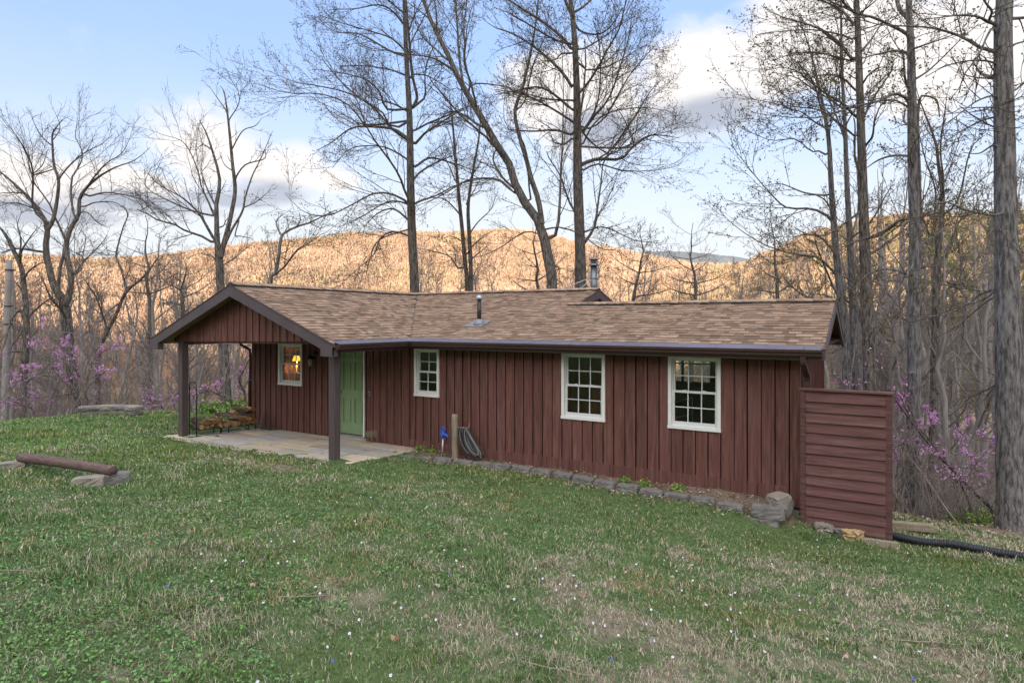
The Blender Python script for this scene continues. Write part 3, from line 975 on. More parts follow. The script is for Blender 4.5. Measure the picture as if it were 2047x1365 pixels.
def rake(p_eave, p_ridge, out, w=.20, th=.038, cut=True):
    """A plumb-cut barge board hung under the roof edge, from eave to ridge."""
    f = cb(); p = np.array(p_eave, float); q = np.array(p_ridge, float); dz = np.array((0, 0, 1.0))
    o = np.array(out, float)
    pts = [p - dz * .012, q - dz * .012, q - dz * (w + .03), p - dz * (w + .0)]
    f.prism(pts, o * th)
    f.build('barge_board', M['fascia'], ROOF)
    # thin metal drip edge above it
    e = cb(); e.prism([p + dz * .006, q + dz * .006, q - dz * .011, p - dz * .011], o * (th + .012)); e.build('drip_edge', M['gutter'], ROOF)


rake((XL, YP + .001, ZG), (XRI, YP + .001, ZR), (0, -1, 0))
rake((XR, YP + .001, ZG), (XRI, YP + .001, ZR), (0, -1, 0))
rake((XE, YG, ZG), (XE, YRW, ZRW), (1, 0, 0), .15)
rake((XE, 2 * YRW - YG, ZG), (XE, YRW, ZRW), (1, 0, 0), .15)
rake((XJ, YRW + .15, ZRW + .045), (XJ, YR, ZR), (1, 0, 0), .16)
rake((XJ, YB, ZG), (XJ, YR, ZR), (1, 0, 0), .16)
kb = cb(); kb.box(XJ - .36, XJ - .02, YR - .05, YR + .05, ZR - .30, ZR - .17); kb.bar((XJ - .02, YR, ZR - .17), (XJ - .02, YR, ZR - .38), .05, .05, (1, 0, 0)); kb.build('ridge_beam', M['fascia'], ROOF)
# box ends of the porch eaves
for xx, sg in ((XR, -1), (XL, 1)):
    be = cb(); be.bbox(min(xx, xx + sg * .30), max(xx, xx + sg * .30), YP - .036, YP + .10, ZG - .225, ZG - .06, .004); be.build('eave_return', M['fascia'], ROOF)


def gutter(p, q, out, guard=True):
    """K-style gutter along p to q hung outside the roof edge, with a metal leaf guard."""
    p = np.array(p, float); q = np.array(q, float); o = np.array(out, float); dz = np.array((0, 0, 1.0))
    g = cb()
    prof = [(.0, -.005), (.0, -.105), (.075, -.105), (.092, -.085), (.094, -.06), (.120, -.035), (.122, -.004), (.110, -.004), (.108, -.012)]
    n = len(prof)
    vs = [p + o * a + dz * b for a, b in prof] + [q + o * a + dz * b for a, b in prof]
    g.add(vs, [(i, i + 1, n + i + 1, n + i) for i in range(n - 1)] + [tuple(range(n)), tuple(range(n, 2 * n))[::-1]])
    G = g.build('gutter', M['gutter'], ROOF)
    if guard:
        m = cb(); d = q - p; ln = np.linalg.norm(d); d /= ln; a = 0
        while a < ln:
            b = min(a + 1.22, ln); u0 = p + d * (a + .004); u1 = p + d * (b - .004)
            vs = [u0 - o * .10 + dz * .052, u1 - o * .10 + dz * .052, u1 + o * .118 + dz * .001, u0 + o * .118 + dz * .001]
            m.add(vs + [x - dz * .004 for x in vs], [(0, 1, 2, 3), (7, 6, 5, 4), (3, 2, 6, 7), (0, 3, 7, 4), (1, 5, 6, 2)]); a = b
        m.build('gutter_guard', M['guard'], ROOF)
    return G


gutter((XR - .0, YG, ZG), (XE, YG, ZG), (0, -1, 0))
gutter((XR, YP + .02, ZG), (XR, YG - .0, ZG), (1, 0, 0))
gutter((XL, YB, ZG), (XL, YP + .02, ZG), (-1, 0, 0), False)
gutter((XE, 2 * YRW - YG, ZG), (XJ + .3, 2 * YRW - YG, ZG), (0, 1, 0), False)
fb = cb(); fb.box(XR, XE, YG + .002, YG + .03, ZG - .16, ZG - .02); fb.box(XR - .03, XR - .002, YP + .14, YG, ZG - .16, ZG - .02); fb.build('fascia', M['gutter'], ROOF)
so = cb(); so.box(XR, XE - .02, YG + .031, YW - .001, ZG - .125, ZG - .106); so.box(XCR + .03, XE - .005, YG + .5, 14.3, ZG + .02, ZG + .03) ; so.build('soffit', M['dark'], ROOF)

# downspouts
ds = cb(); xd = -.98
def rect_tube(mb, pts, w, dd):
    for a, b in zip(pts[:-1], pts[1:]): mb.bar(a, b, w, dd, (0, 1, 0))
rect_tube(ds, [(xd, 9.76, 2.09), (xd, 9.77, 2.0), (xd + .02, 10.14, 1.78), (xd + .02, 10.17, 1.70), (xd + .02, 10.17, -.3)], .075, .055)
ds.build('downspout', M['gutter'], CABIN)
ds = cb(); ds.sm = True
ds.tube([(XL + .02, 10.0, 2.09), (XL + .02, 10.0, 2.0), (XCL - .05, 10.2, 1.86), (XCL - .05, 10.22, 1.7), (XCL - .05, 10.22, .0)], .036, 8); ds.build('downspout', M['gutter'], CABIN)

# plumbing vent and flue
pv = on_y(958, 652, 10.9)
zroof = ZG + S_ * (pv[1] - YG)
v = cb(); v.sm = True; v.tube([(pv[0], pv[1], zroof), (pv[0], pv[1], zroof + .55)], .045, 14); v.tube([(pv[0], pv[1], zroof + .20), (pv[0], pv[1], zroof + .212)], .052, 14); V_ = v.build('vent_pipe', M['black'], ROOF)
v = cb(); v.sm = True; v.lathe((pv[0], pv[1], zroof + .53), [(.05, .0), (.075, .01), (.078, .04), (.06, .075), (.02, .095), (.001, .10)], 16); v.build('vent_cap', M['galv'], ROOF)
v = cb(); v.sm = True; v.lathe((pv[0], pv[1], zroof - .03), [(.13, 0), (.125, .07), (.075, .135), (.052, .15)], 18); v.sm = False
v.add([np.array((pv[0] + a, pv[1] + b, zroof + S_ * b + .024)) for a, b in ((-.27, -.2), (.17, -.2), (.17, .2), (-.27, .2))], [(0, 1, 2, 3)]); v.build('flashing', M['lead'], ROOF)
cp_ = on_y(1187, 560, 14.1)
cx_, cy_ = cp_[0], cp_[1]
zt_ = on_y(1187, 517, 14.1)[2]
v = cb(); v.sm = True; v.tube([(cx_, cy_, 2.9), (cx_, cy_, zt_ - .16)], .080, 20); v.tube([(cx_, cy_, zt_ - .5), (cx_, cy_, zt_ - .46)], .086, 20); CH = v.build('chimney', M['flue'], ROOF)
v = cb(); v.sm = True; v.lathe((cx_, cy_, zt_ - .17), [(.125, 0), (.125, .012), (.085, .035), (.085, .05)], 20)
for zz in (.07, .095, .12): v.lathe((cx_, cy_, zt_ - .17 + zz), [(.07, 0), (.09, .004), (.09, .012), (.07, .016)], 20)
v.lathe((cx_, cy_, zt_ - .03), [(.118, 0), (.118, .012), (.05, .035), (.002, .04)], 20); v.tube([(cx_, cy_, zt_ - .17), (cx_, cy_, zt_)], .05, 10); v.build('chimney_cap', M['flue'], ROOF)
v = cb(); v.tube([(cx_ - .05, cy_ - .05, zt_ - .46), (cx_ - .95, YR + .25, ZR - .02)], .010, 6); v.tube([(cx_ + .05, cy_ - .05, zt_ - .46), (cx_ - .25, YR + .1, ZR)], .010, 6); v.build('chimney_stay', M['galv'], ROOF)

# ---- porch
pc = cb(); pc.bbox(-8.752, -8.602, 8.10, 8.25, -.10, 2.16, .005); pc.build('post', M['post'], CABIN)
pc = cb(); pc.bbox(-13.475, -13.325, 8.10, 8.25, -.10, 2.14, .005); pc.build('post', M['post'], CABIN)
YGB = 8.12
gb = cb(); rr = random.Random(8)
zl, zrr = 2.135, 2.215
x = XL + .35
while x < XR - .2:
    x2 = min(x + .2045, XR - .2)
    def zt(xx): return ZR - .12 - abs(xx - XRI) * SP
    def zb(xx): return zl + (zrr - zl) * (xx + 13.4) / 4.8
    xs_ = [x, x2] if not (x < XRI < x2) else [x, XRI, x2]
    if all(zt(q) > zb(q) + .01 for q in (x, x2)):
        s = rr.uniform(.9, 1.2); gb.col = (s, s * .98, s * .97)
        gb.prism([(x, YGB, zb(x)), (x2, YGB, zb(x2))] + [(q, YGB, zt(q)) for q in reversed(xs_)], (0, .02, 0))
        gb.col = (s * .95,) * 3
        xb0, xb1 = x + .003, x + .042
        gb.prism([(xb0, YGB - .022, zb(xb0) + .002), (xb1, YGB - .022, zb(xb1) + .002), (xb1, YGB - .022, min(zt(xb1), zt(xb0)) - .003), (xb0, YGB - .022, min(zt(xb0), zt(xb1)) - .003)], (0, .021, 0))
    x = x2
gb.build('gable_wall', M['siding'], CABIN)
bm_ = cb(); bm_.prism([(-13.55, 8.143, 2.10), (-8.62, 8.143, 2.165), (-8.62, 8.143, 2.28), (-13.55, 8.143, 2.25)], (0, .10, 0)); bm_.build('porch_beam', M['dark'], CABIN)
for xx in (-13.45, -8.68):
    bm_ = cb(); bm_.box(xx - .05, xx + .05, 8.26, YW - .03, 2.06, 2.19); bm_.build('porch_beam', M['dark'], CABIN)
pl_ = cb(); pl_.box(XL + .2, XR - .15, 8.3, YW - .01, 2.235, 2.25); pl_.build('porch_ceiling', M['dark'], CABIN)

# wall lantern, lockbox, house numbers
lp = on_y(622, 722, YW - .12); lx, lz = lp[0], lp[2]
ln_ = cb(); ln_.sm = True
ln_.tube([(lx + .05, YW - .025, lz + .17), (lx + .05, YW - .06, lz + .17)], .06, 12)
ln_.tube([(lx + .05, YW - .05, lz + .17), (lx + .02, YW - .12, lz + .19), (lx, YW - .14, lz + .13)], .014, 8)
ln_.lathe((lx, YW - .14, lz + .055), [(.105, 0), (.10, .015), (.06, .05), (.03, .09)], 16)
for j in range(8):
    an = j * math.pi / 4
    ln_.tube([(lx + .075 * math.cos(an), YW - .14 + .075 * math.sin(an), lz + .06), (lx + .078 * math.cos(an), YW - .14 + .078 * math.sin(an), lz - .06), (lx + .04 * math.cos(an), YW - .14 + .04 * math.sin(an), lz - .13)], .0045, 5)
LN = ln_.build('wall_lantern', M['black'], CABIN)
ln_ = cb(); ln_.sm = True; ln_.lathe((lx, YW - .14, lz - .115), [(.03, 0), (.055, .04), (.066, .1), (.062, .17)], 16)
mj = mat('milky_glass', (.30, .31, .29), .2, var=.1, spec=.5); ln_.build('lantern_glass', mj, LN)
kp = on_y(739, 787, YW - .03)
kx = cb(); kx.bbox(kp[0] - .035, kp[0] + .035, YW - .055, YW - .001, kp[2] - .055, kp[2] + .055, .006); KB = kx.build('key_box', M['lead'], CABIN)
kx = cb()
for i in range(3):
    for j in range(4): kx.box(kp[0] - .022 + i * .016, kp[0] - .012 + i * .016, YW - .060, YW - .0555, kp[2] - .04 + j * .018, kp[2] - .028 + j * .018)
kx.build('button_pad', M['black'], KB)
M['number'] = mat('blackened_metal', (.020, .019, .019), .35, var=.1, spec=.6)
for ch, pxx in (('1', 739.5), ('0', 752.5), ('7', 766)):
    q = on_y(pxx, 722.5, YW - .03)
    tcv = bpy.data.curves.new('number', 'FONT'); tcv.body = ch; tcv.size = .125; tcv.extrude = .006; tcv.align_x = 'CENTER'; tcv.align_y = 'CENTER'
    tob = bpy.data.objects.new('number', tcv); COL.objects.link(tob)
    me = bpy.data.meshes.new_from_object(tob.evaluated_get(bpy.context.evaluated_depsgraph_get()))
    bpy.data.objects.remove(tob); bpy.data.curves.remove(tcv)
    no = link('house_number', me, M['number'], CABIN, (q[0] - CO[0], YW - .032 - CO[1], q[2] - CO[2])); no.rotation_euler = (math.pi / 2, 0, 0)

# table lamp seen through the porch window
lq = on_y(593, 716, 11.3)
LMP = empty('table_lamp', (lq[0], 11.3, .78), 'lit yellow table lamp glowing inside the porch window', 'lamp')
lo = (lq[0], 11.3, .78)
b = MB(off=lo); b.sm = True; b.lathe((lq[0], 11.3, .78), [(.08, 0), (.08, .02), (.03, .05), (.055, .2), (.06, .35), (.02, .5), (.012, lq[2] - .78)], 16); b.build('base', M['trim'], LMP)
ms = bpy.data.materials.new('lit_shade'); ms.use_nodes = True
pb = ms.node_tree.nodes['Principled BSDF']; pb.inputs['Base Color'].default_value = (.9, .6, .1, 1); pb.inputs['Emission Color'].default_value = (1, .55, .04, 1); pb.inputs['Emission Strength'].default_value = .42
b = MB(off=lo); b.sm = True; zs_ = lq[2]
n_ = 20; vs = []; fs = []
for r_, z_ in ((.115, zs_ - .07), (.06, zs_ + .08)):
    for j in range(n_): an = 2 * math.pi * j / n_; vs.append((lq[0] + r_ * math.cos(an), 11.3 + r_ * math.sin(an), z_))
for j in range(n_): fs.append((j, (j + 1) % n_, n_ + (j + 1) % n_, n_ + j))
b.add(vs, fs); b.build('lamp_shade', ms, LMP)
pld = bpy.data.lights.new('lamp_bulb', 'POINT'); pld.energy = 4.0; pld.color = (1, .68, .38); pld.shadow_soft_size = .04
plo = bpy.data.objects.new('lamp_bulb', pld); COL.objects.link(plo); plo.parent = LMP; plo.location = (0, 0, zs_ - .78 + .0)
tb = MB(off=(lq[0], 11.3, 0)); tb.box(lq[0] - .3, lq[0] + .3, 11.05, 11.6, .745, .778)
for a in (-.26, .26):
    for c in (11.09, 11.56): tb.box(lq[0] + a - .02, lq[0] + a + .02, c - .02, c + .02, 0, .744)
STB = empty('side_table', (lq[0], 11.3, 0), 'small wooden side table under the lamp inside the porch window', 'table')
tb.build('tabletop', M['panel'], STB)
bd = MB(off=(-3.3, 11.5, 0)); q0 = on_y(1352, 808, 11.2); q1 = on_y(1384, 794, 11.8)
BR = empty('bed_frame', (-3.3, 11.5, 0), 'white metal bed rails behind the pane of the rightmost window', 'bed')
bd.tube([q0 - np.array((.5, -.5 * 0, .12)), q1], .012, 8); bd.tube([q1, (q1[0], q1[1], 0)], .012, 8); bd.tube([q0 - np.array((.5, 0, .42)), q1 - np.array((0, 0, .3))], .010, 8); bd.build('rail', M['sash'], BR)
bd = MB(off=(-3.3, 11.5, 0)); bd.bbox(q0[0] - .6, q1[0] + .1, 11.25, 13.2, .25, .5, .04); bd.build('mattress', mat('dark_blanket', (.12, .13, .14), .9), BR)


# patio of irregular flagstones
def patio():
    rr = random.Random(21)
    x0, x1, y0, y1 = -13.75, -8.2, 7.75, YW - .06
    mb = MB()
    base = [(x0, y0, -.02), (x1, y0, -.02), (x1, y1, -.10), (x0, y1, -.10)]
    def zz(y): return .035 + (y - 8.1) / (YW - 8.1) * -.105
    mb.col = (.15, .13, .10)
    mb.add([(x0 + .02, y0 + .02, zz(y0) - .03), (x1 - .02, y0 + .02, zz(y0) - .03), (x1 - .02, y1, zz(y1) - .012), (x0 + .02, y1, zz(y1) - .012)], [(0, 1, 2, 3)])
    y = y0; tones = [(.39, .345, .265), (.35, .325, .27), (.33, .315, .285), (.40, .35, .265), (.35, .285, .225), (.31, .305, .295)]
    row = 0
    while y < y1 - .05:
        hgt = min(rr.uniform(.28, .5), y1 - y); x = x0 - rr.uniform(0, .3)
        while x < x1:
            w = rr.uniform(.45, 1.1); a, b = max(x, x0), min(x + w, x1)
            if b - a > .08:
                # the front edge of the patio is ragged, cut back to the right
                j = lambda: rr.uniform(-.02, .02)
                t = rr.choice(tones); s = rr.uniform(.85, 1.12); mb.col = tuple(c * s for c in t)
                g = .012
                ps = [(a + g + j(), y + g + j()), (b - g + j(), y + g + j()), (b - g + j(), y + hgt - g + j()), (a + g + j(), y + hgt - g + j())]
                lift = rr.uniform(-.004, .006)
                top = [(p, q, zz(q) + lift) for p, q in ps]
                mb.add(top + [(p, q, zz(q) - .06) for p, q in ps], [(0, 1, 2, 3), (0, 4, 5, 1), (1, 5, 6, 2), (2, 6, 7, 3), (3, 7, 4, 0)])
            x += w
        y += hgt; row += 1
    o = mb.build('patio', M['stone'])
    tag(o, kind='structure')


patio()
# ------------------------------------------------------------------ things on the ground
M['block'] = mat('grey_retaining_block', (.115, .112, .108), .95, col2=(.225, .22, .208), scale=7, bump=.7, bscale=35)
M['block2'] = mat('pale_block', (.185, .172, .15), .95, col2=(.29, .27, .23), scale=7, bump=.6, bscale=35)
M['rock'] = mat('tan_rock', (.33, .24, .13), .9, col2=(.46, .34, .20), scale=6, bump=.6)
M['log'] = mat('stained_log', (.075, .048, .043), .75, col2=(.165, .118, .105), scale=7, stretch=(1, 5, 5), bump=.6, bscale=20)
M['oldwood'] = mat('weathered_wood', (.20, .175, .125), .9, col2=(.31, .28, .205), scale=4, stretch=(7, 7, .7), bump=.5, bscale=20)
M['polewood'] = mat('grey_pole_wood', (.22, .215, .21), .9, col2=(.33, .32, .31), scale=3, stretch=(7, 7, .35), bump=.4, bscale=14)
M['blue'] = mat('blue_hydrant_paint', (.010, .085, .50), .4, var=.1, spec=.5)
M['hose'] = mat('black_hose', (.030, .032, .036), .45, var=.2, spec=.5)
M['hose2'] = mat('grey_hose', (.17, .18, .19), .5, var=.2)
M['pipe'] = mat('corrugated_plastic', (.016, .020, .027), .45, var=.2, spec=.5)
M['splitwood'] = mat('split_wood_face', (.28, .165, .078), .8, col2=(.44, .28, .145), scale=5, stretch=(1, 5, 5), bump=.3, attr=True)
M['bark'] = mat('log_bark', (.055, .042, .034), .95, col2=(.15, .12, .10), scale=9, bump=.9, bscale=25, attr=True)
M['screen'] = mat('red_brown_boards', (.084, .040, .037), .72, col2=(.160, .078, .074), scale=3.5, stretch=(.6, 5, 9), bump=.6, bscale=30, fade=((.20, .145, .14), .5, 3.0, (.7, 4, 8)), attr=True)


def rough_block(sx_, sy_, sz_, seed, amp=.0042, n=6):
    """A split-faced block: a subdivided, rounded and roughened box, base at z = 0."""
    rr = np.random.default_rng(seed)
    V = {}; vs = []; fs = []
    def vid(i, j, k):
        if (i, j, k) not in V:
            p = np.array((i / n - .5, j / n - .5, k / n - .5)) * 2
            q = p * (1 - .10 * np.array((p[1] ** 4 * p[2] ** 4 + (p[1] ** 4 + p[2] ** 4) * .25, p[0] ** 4 * p[2] ** 4 + (p[0] ** 4 + p[2] ** 4) * .25, (p[0] ** 4 + p[1] ** 4) * .25)))
            V[(i, j, k)] = len(vs); vs.append((q[0] * sx_ / 2 + rr.normal() * amp, q[1] * sy_ / 2 + rr.normal() * amp, (q[2] + 1) * sz_ / 2 + rr.normal() * amp * (.35 if k == n else .8)))
        return V[(i, j, k)]
    for a in range(n):
        for b in range(n):
            fs += [(vid(a, b, 0), vid(a, b + 1, 0), vid(a + 1, b + 1, 0), vid(a + 1, b, 0)), (vid(a, b, n), vid(a + 1, b, n), vid(a + 1, b + 1, n), vid(a, b + 1, n)),
                   (vid(a, 0, b), vid(a + 1, 0, b), vid(a + 1, 0, b + 1), vid(a, 0, b + 1)), (vid(a, n, b), vid(a, n, b + 1), vid(a + 1, n, b + 1), vid(a + 1, n, b)),
                   (vid(0, a, b), vid(0, a, b + 1), vid(0, a + 1, b + 1), vid(0, a + 1, b)), (vid(n, a, b), vid(n, a + 1, b), vid(n, a + 1, b + 1), vid(n, a, b + 1))]
    m = MB(); m.add(vs, fs); return m.mesh('block')


def place(name, me, mt, loc, rz, label, cat, group=None, tilt=(0, 0)):
    o = link(name, me, mt, None, loc); o.rotation_euler = (tilt[0], tilt[1], rz)
    return tag(o, label, cat, group)


# low edging of blocks in front of the long wall
bm3 = [rough_block(.37, .19, .15, s, .005) for s in range(4)]
rr = random.Random(4)
path = [(-8.62, 9.42), (-8.15, 9.38), (-7.3, 9.52), (-6.3, 9.72), (-5.0, 9.78), (-3.6, 9.72), (-2.2, 9.66), (-1.75, 9.66)]
pp = [np.array(p) for p in path]; seg = [np.linalg.norm(b - a) for a, b in zip(pp[:-1], pp[1:])]; tot = sum(seg)
def along(s):
    for a, b, l in zip(pp[:-1], pp[1:], seg):
        if s <= l: return a + (b - a) * s / l, math.atan2(*(b - a)[::-1])
        s -= l
    return pp[-1], 0
nb = 17
for i in range(nb):
    p, an = along(tot * (i + .5) / nb)
    t_ = (i + .5) / nb
    zt_ = -.035 - .085 * max(0, t_ - .45) / .55 + rr.uniform(-.012, .012)
    place('edging_block', bm3[i % 4], M['block'], (p[0], p[1] + rr.uniform(-.02, .02), zt_ - .15), an + rr.uniform(-.06, .06) + (math.pi if i % 3 == 0 else 0),
          'weathered grey concrete block in the single edging row along the long wall', 'edging block', 'edging blocks along the long wall', (rr.uniform(-.05, .05), rr.uniform(-.05, .05)))
eb = [rough_block(.44, .26, .175, 90 + s, .004) for s in range(3)]
place('edging_block', eb[0], M['block'], (-1.50, 9.60, -.42), .05, 'lower grey block half buried at the right end of the edging', 'edging block', 'end blocks of the edging')
place('edging_block', eb[1], M['block'], (-1.42, 9.62, -.248), .02, 'grey block on the right end of the edging, under the tan capping block', 'edging block', 'end blocks of the edging')
place('edging_block', eb[2], M['block'], (-1.28, 9.84, -.215), 1.45, 'mossy grey block turned end-on beside the slatted screen', 'edging block', 'end blocks of the edging')
place('edging_block', rough_block(.30, .22, .11, 9, .004), M['block2'], (-1.31, 9.80, -.045), 1.0, 'tan topped loose block standing highest at the end of the edging', 'edging block', 'end blocks of the edging', (.06, -.05))
# rubble under the screen
for i, (x, y, sx_, sy_, sz_, mt, lb) in enumerate([(-.72, 9.86, .22, .15, .12, 'block2', 'pale grey stone wedged under the left of the slatted screen'), (-.36, 9.86, .25, .14, .14, 'rock', 'yellow tan rock under the middle of the slatted screen'),
                                               (-.52, 9.92, .2, .14, .1, 'block', 'small grey stone beside the yellow rock under the screen')]):
    place('stone', rough_block(sx_, sy_, sz_, 30 + i, .014), M[mt], (x, y, gz(x, y) - .02), i * .4, lb, 'stone')
b = MB(); b.bbox(-.22, .22, -.04, .04, 0, .10, .004); place('board', b.mesh('board'), M['oldwood'], (-.04, 9.84, gz(-.04, 9.84) - .02), .04, 'weathered board on edge under the right corner of the slatted screen', 'board')
b = MB(); b.bbox(-.35, .35, -.07, .07, 0, .05, .004); b.bbox(-.30, .34, -.06, .07, .051, .10, .004)
place('timber', b.mesh('timber'), M['oldwood'], (.30, 10.95, gz(.3, 10.95)), .25, 'short weathered timbers lying behind the black corrugated pipe', 'timber')

# the slatted screen at the corner of the cabin
SC = empty('privacy_screen', (-.46, 9.97, -.36), 'freestanding red brown screen of horizontal lap boards at the cabin corner', 'screen')
so_ = (-.46, 9.97, -.36)
xa, xb, za, zb_ = -1.035, .112, -.375, 1.585
b = MB(off=so_); b.col = (.85, .85, .85)
b.bbox(xa, xa + .075, 9.94, 10.03, za + .03, zb_ - .001, .004); b.bbox(xb - .078, xb, 9.94, 10.03, za - .05, zb_ - .001, .004); b.build('frame', M['screen'], SC)
b = MB(off=so_); b.bbox(xa - .015, xb + .015, 9.91, 10.05, zb_, zb_ + .032, .004); b.build('cap_rail', M['screen'], SC)
rr = random.Random(6)
b = MB(off=so_); n_ = 13; hh = (zb_ - za) / n_
for i in range(n_):
    z0 = za + i * hh; s = rr.uniform(.92, 1.15); b.col = (s, s * rr.uniform(.96, 1.03), s * rr.uniform(.96, 1.04))
    x0, x1 = xa + .0765, xb - .0795
    d0, d1 = rr.uniform(-.002, .002), rr.uniform(-.002, .002)
    b.prism([(x0, 9.928, z0 + d0), (x0, 9.962, z0 + hh + .012), (x0, 9.985, z0 + hh + .012), (x0, 9.975, z0 + d0)], (x1 - x0, 0, d1))
b.build('boards', M['screen'], SC)
b = MB(off=so_); b.col = (.8, .8, .8); b.box(xa + .08, xb - .085, 10.0, 10.04, zb_ - .3, zb_ - .2); b.build('brace', M['screen'], SC)
b = MB(off=so_); b.col = (.8, .8, .8); b.box(xa + .08, xb - .085, 10.0, 10.04, za + .2, za + .3); b.build('brace', M['screen'], SC)

# corrugated drain pipe
pts = [np.array(q) for q in ((-.3, 10.25, -.39), (.10, 10.22, -.40), (.78, 10.18, -.42), (1.53, 10.06, -.43), (2.3, 9.85, -.45), (3.6, 9.4, -.5))]
def spline(pts, n):
    out = []
    k = len(pts)
    for i in range(n):
        t = i / (n - 1) * (k - 1); j = min(int(t), k - 2); f = t - j
        p0, p1, p2, p3 = pts[max(j - 1, 0)], pts[j], pts[j + 1], pts[min(j + 2, k - 1)]
        out.append(.5 * ((2 * p1) + (-p0 + p2) * f + (2 * p0 - 5 * p1 + 4 * p2 - p3) * f * f + (-p0 + 3 * p1 - 3 * p2 + p3) * f ** 3))
    return out
sp = spline(pts, 560)
sp = [np.array((p[0], p[1], max(gz(p[0], p[1]) + .055, p[2] - .06))) for p in sp]
b = MB(); b.tube(sp, [.058 if (i // 2) % 2 else .048 for i in range(len(sp))], 12)
tag(b.build('drain_pipe', M['pipe']), 'black corrugated drain pipe running over the grass from the screen', 'pipe')

# log bench
e0 = P(42, 914, 9.35); e1 = P(226, 941, 8.35)
b = MB(); k = 24; pts = []; rs = []
for i in range(k):
    t = i / (k - 1); p = e0 + (e1 - e0) * t; p = p + np.array((0, 0, .012 * math.sin(t * 3)))
    pts.append(p); rs.append((.072 - .004 * t) * (1 + .03 * math.sin(i * 1.7)) * (.93 if i in (0, k - 1) else 1))
b.tube(pts, rs, 16)
tag(b.build('log_bench', M['log']), 'long dark stained log laid as a low bench on blocks', 'bench')
for i, (x, y, D, an, lb) in enumerate([(179, 957, 8.25, .9, 'pale block under the near end of the log bench'), (229, 950, 8.45, .9, 'grey block behind the pale one under the near end of the log bench'),
                                    (30, 926, 9.3, .8, 'pale block under the far end of the log bench'), (52, 920, 9.55, .8, 'dark block just behind the far pale block of the log bench')]):
    q = P(x, y, D); zt_ = (e1[2] if i < 2 else e0[2]) - .066 - .155
    place('support_block', rough_block(.36 if i != 3 else .28, .22, .17, 50 + i, .005), M['block2' if i % 2 == 0 else 'block'], (q[0], q[1], zt_), TH + .25 + (i % 2) * .3, lb, 'block')

# low curved seat of stacked wall blocks at the far edge of the lawn
c = P(233, 836, 16.6); cz = gz(c[0], c[1]); ccx, ccy = c[0] - hx * 1.05, c[1] - hy * 1.05
wm = [rough_block(.40, .26, .125, 70 + s, .006) for s in range(3)]; ws = [rough_block(.50, .32, .10, 80 + s, .006) for s in range(2)]
for lv, nb_, span in ((0, 5, 1.44), (1, 4, 1.50)):
    for i in range(nb_):
        an = TH + math.pi / 2 + span * ((i + .5) / nb_ - .5) + (.04 if lv else 0)
        x, y = ccx + 1.05 * math.cos(an), ccy + 1.05 * math.sin(an)
        place('seat_block', (ws[i % 2] if lv else wm[i % 3]), M['block2' if lv and i != 1 else 'block'], (x, y, cz + .02 + lv * .128), an + math.pi / 2 + .05 * ((i % 3) - 1),
              ('flat grey slab on top of the low curved stone seat at the far lawn edge' if lv else 'grey wall block in the bottom course of the low curved stone seat'), 'wall block', ('top slabs of the curved stone seat' if lv else 'bottom blocks of the curved stone seat'))

# yard hydrant
q = on_y(883.5, 915, 9.72); qt = on_y(886, 873, 9.72)
HYD = empty('yard_hydrant', tuple(q), 'blue headed yard hydrant on a grey standpipe by the wooden post', 'hydrant')
zt_ = qt[2]
b = MB(off=q); b.tube([(q[0], q[1], q[2] - .1), (q[0] + .025, q[1], zt_)], .017, 10); b.build('standpipe', M['galv'], HYD)
b = MB(off=q); b.sm = True; x = q[0] + .028; y = q[1]
b.tube([(x, y, zt_ - .02), (x, y, zt_ + .03), (x, y, zt_ + .10)], [.027, .034, .026], 12)
b.tube([(x, y, zt_ + .05), (x + .06, y - .01, zt_ + .055), (x + .115, y - .02, zt_ + .03), (x + .13, y - .02, zt_ - .005)], [.026, .023, .02, .018], 10)
b.lathe((x, y, zt_ + .10), [(.026, 0), (.03, .01), (.02, .03)], 12)
b.build('head', M['blue'], HYD)
b = MB(off=q); b.tube([(x - .02, y, zt_ + .02), (x - .055, y, zt_ + .05), (x - .06, y, zt_ + .13), (x - .02, y, zt_ + .185), (x + .02, y, zt_ + .19), (x + .045, y, zt_ + .15), (x + .03, y, zt_ + .09)], .013, 8); b.build('handle', M['blue'], HYD)

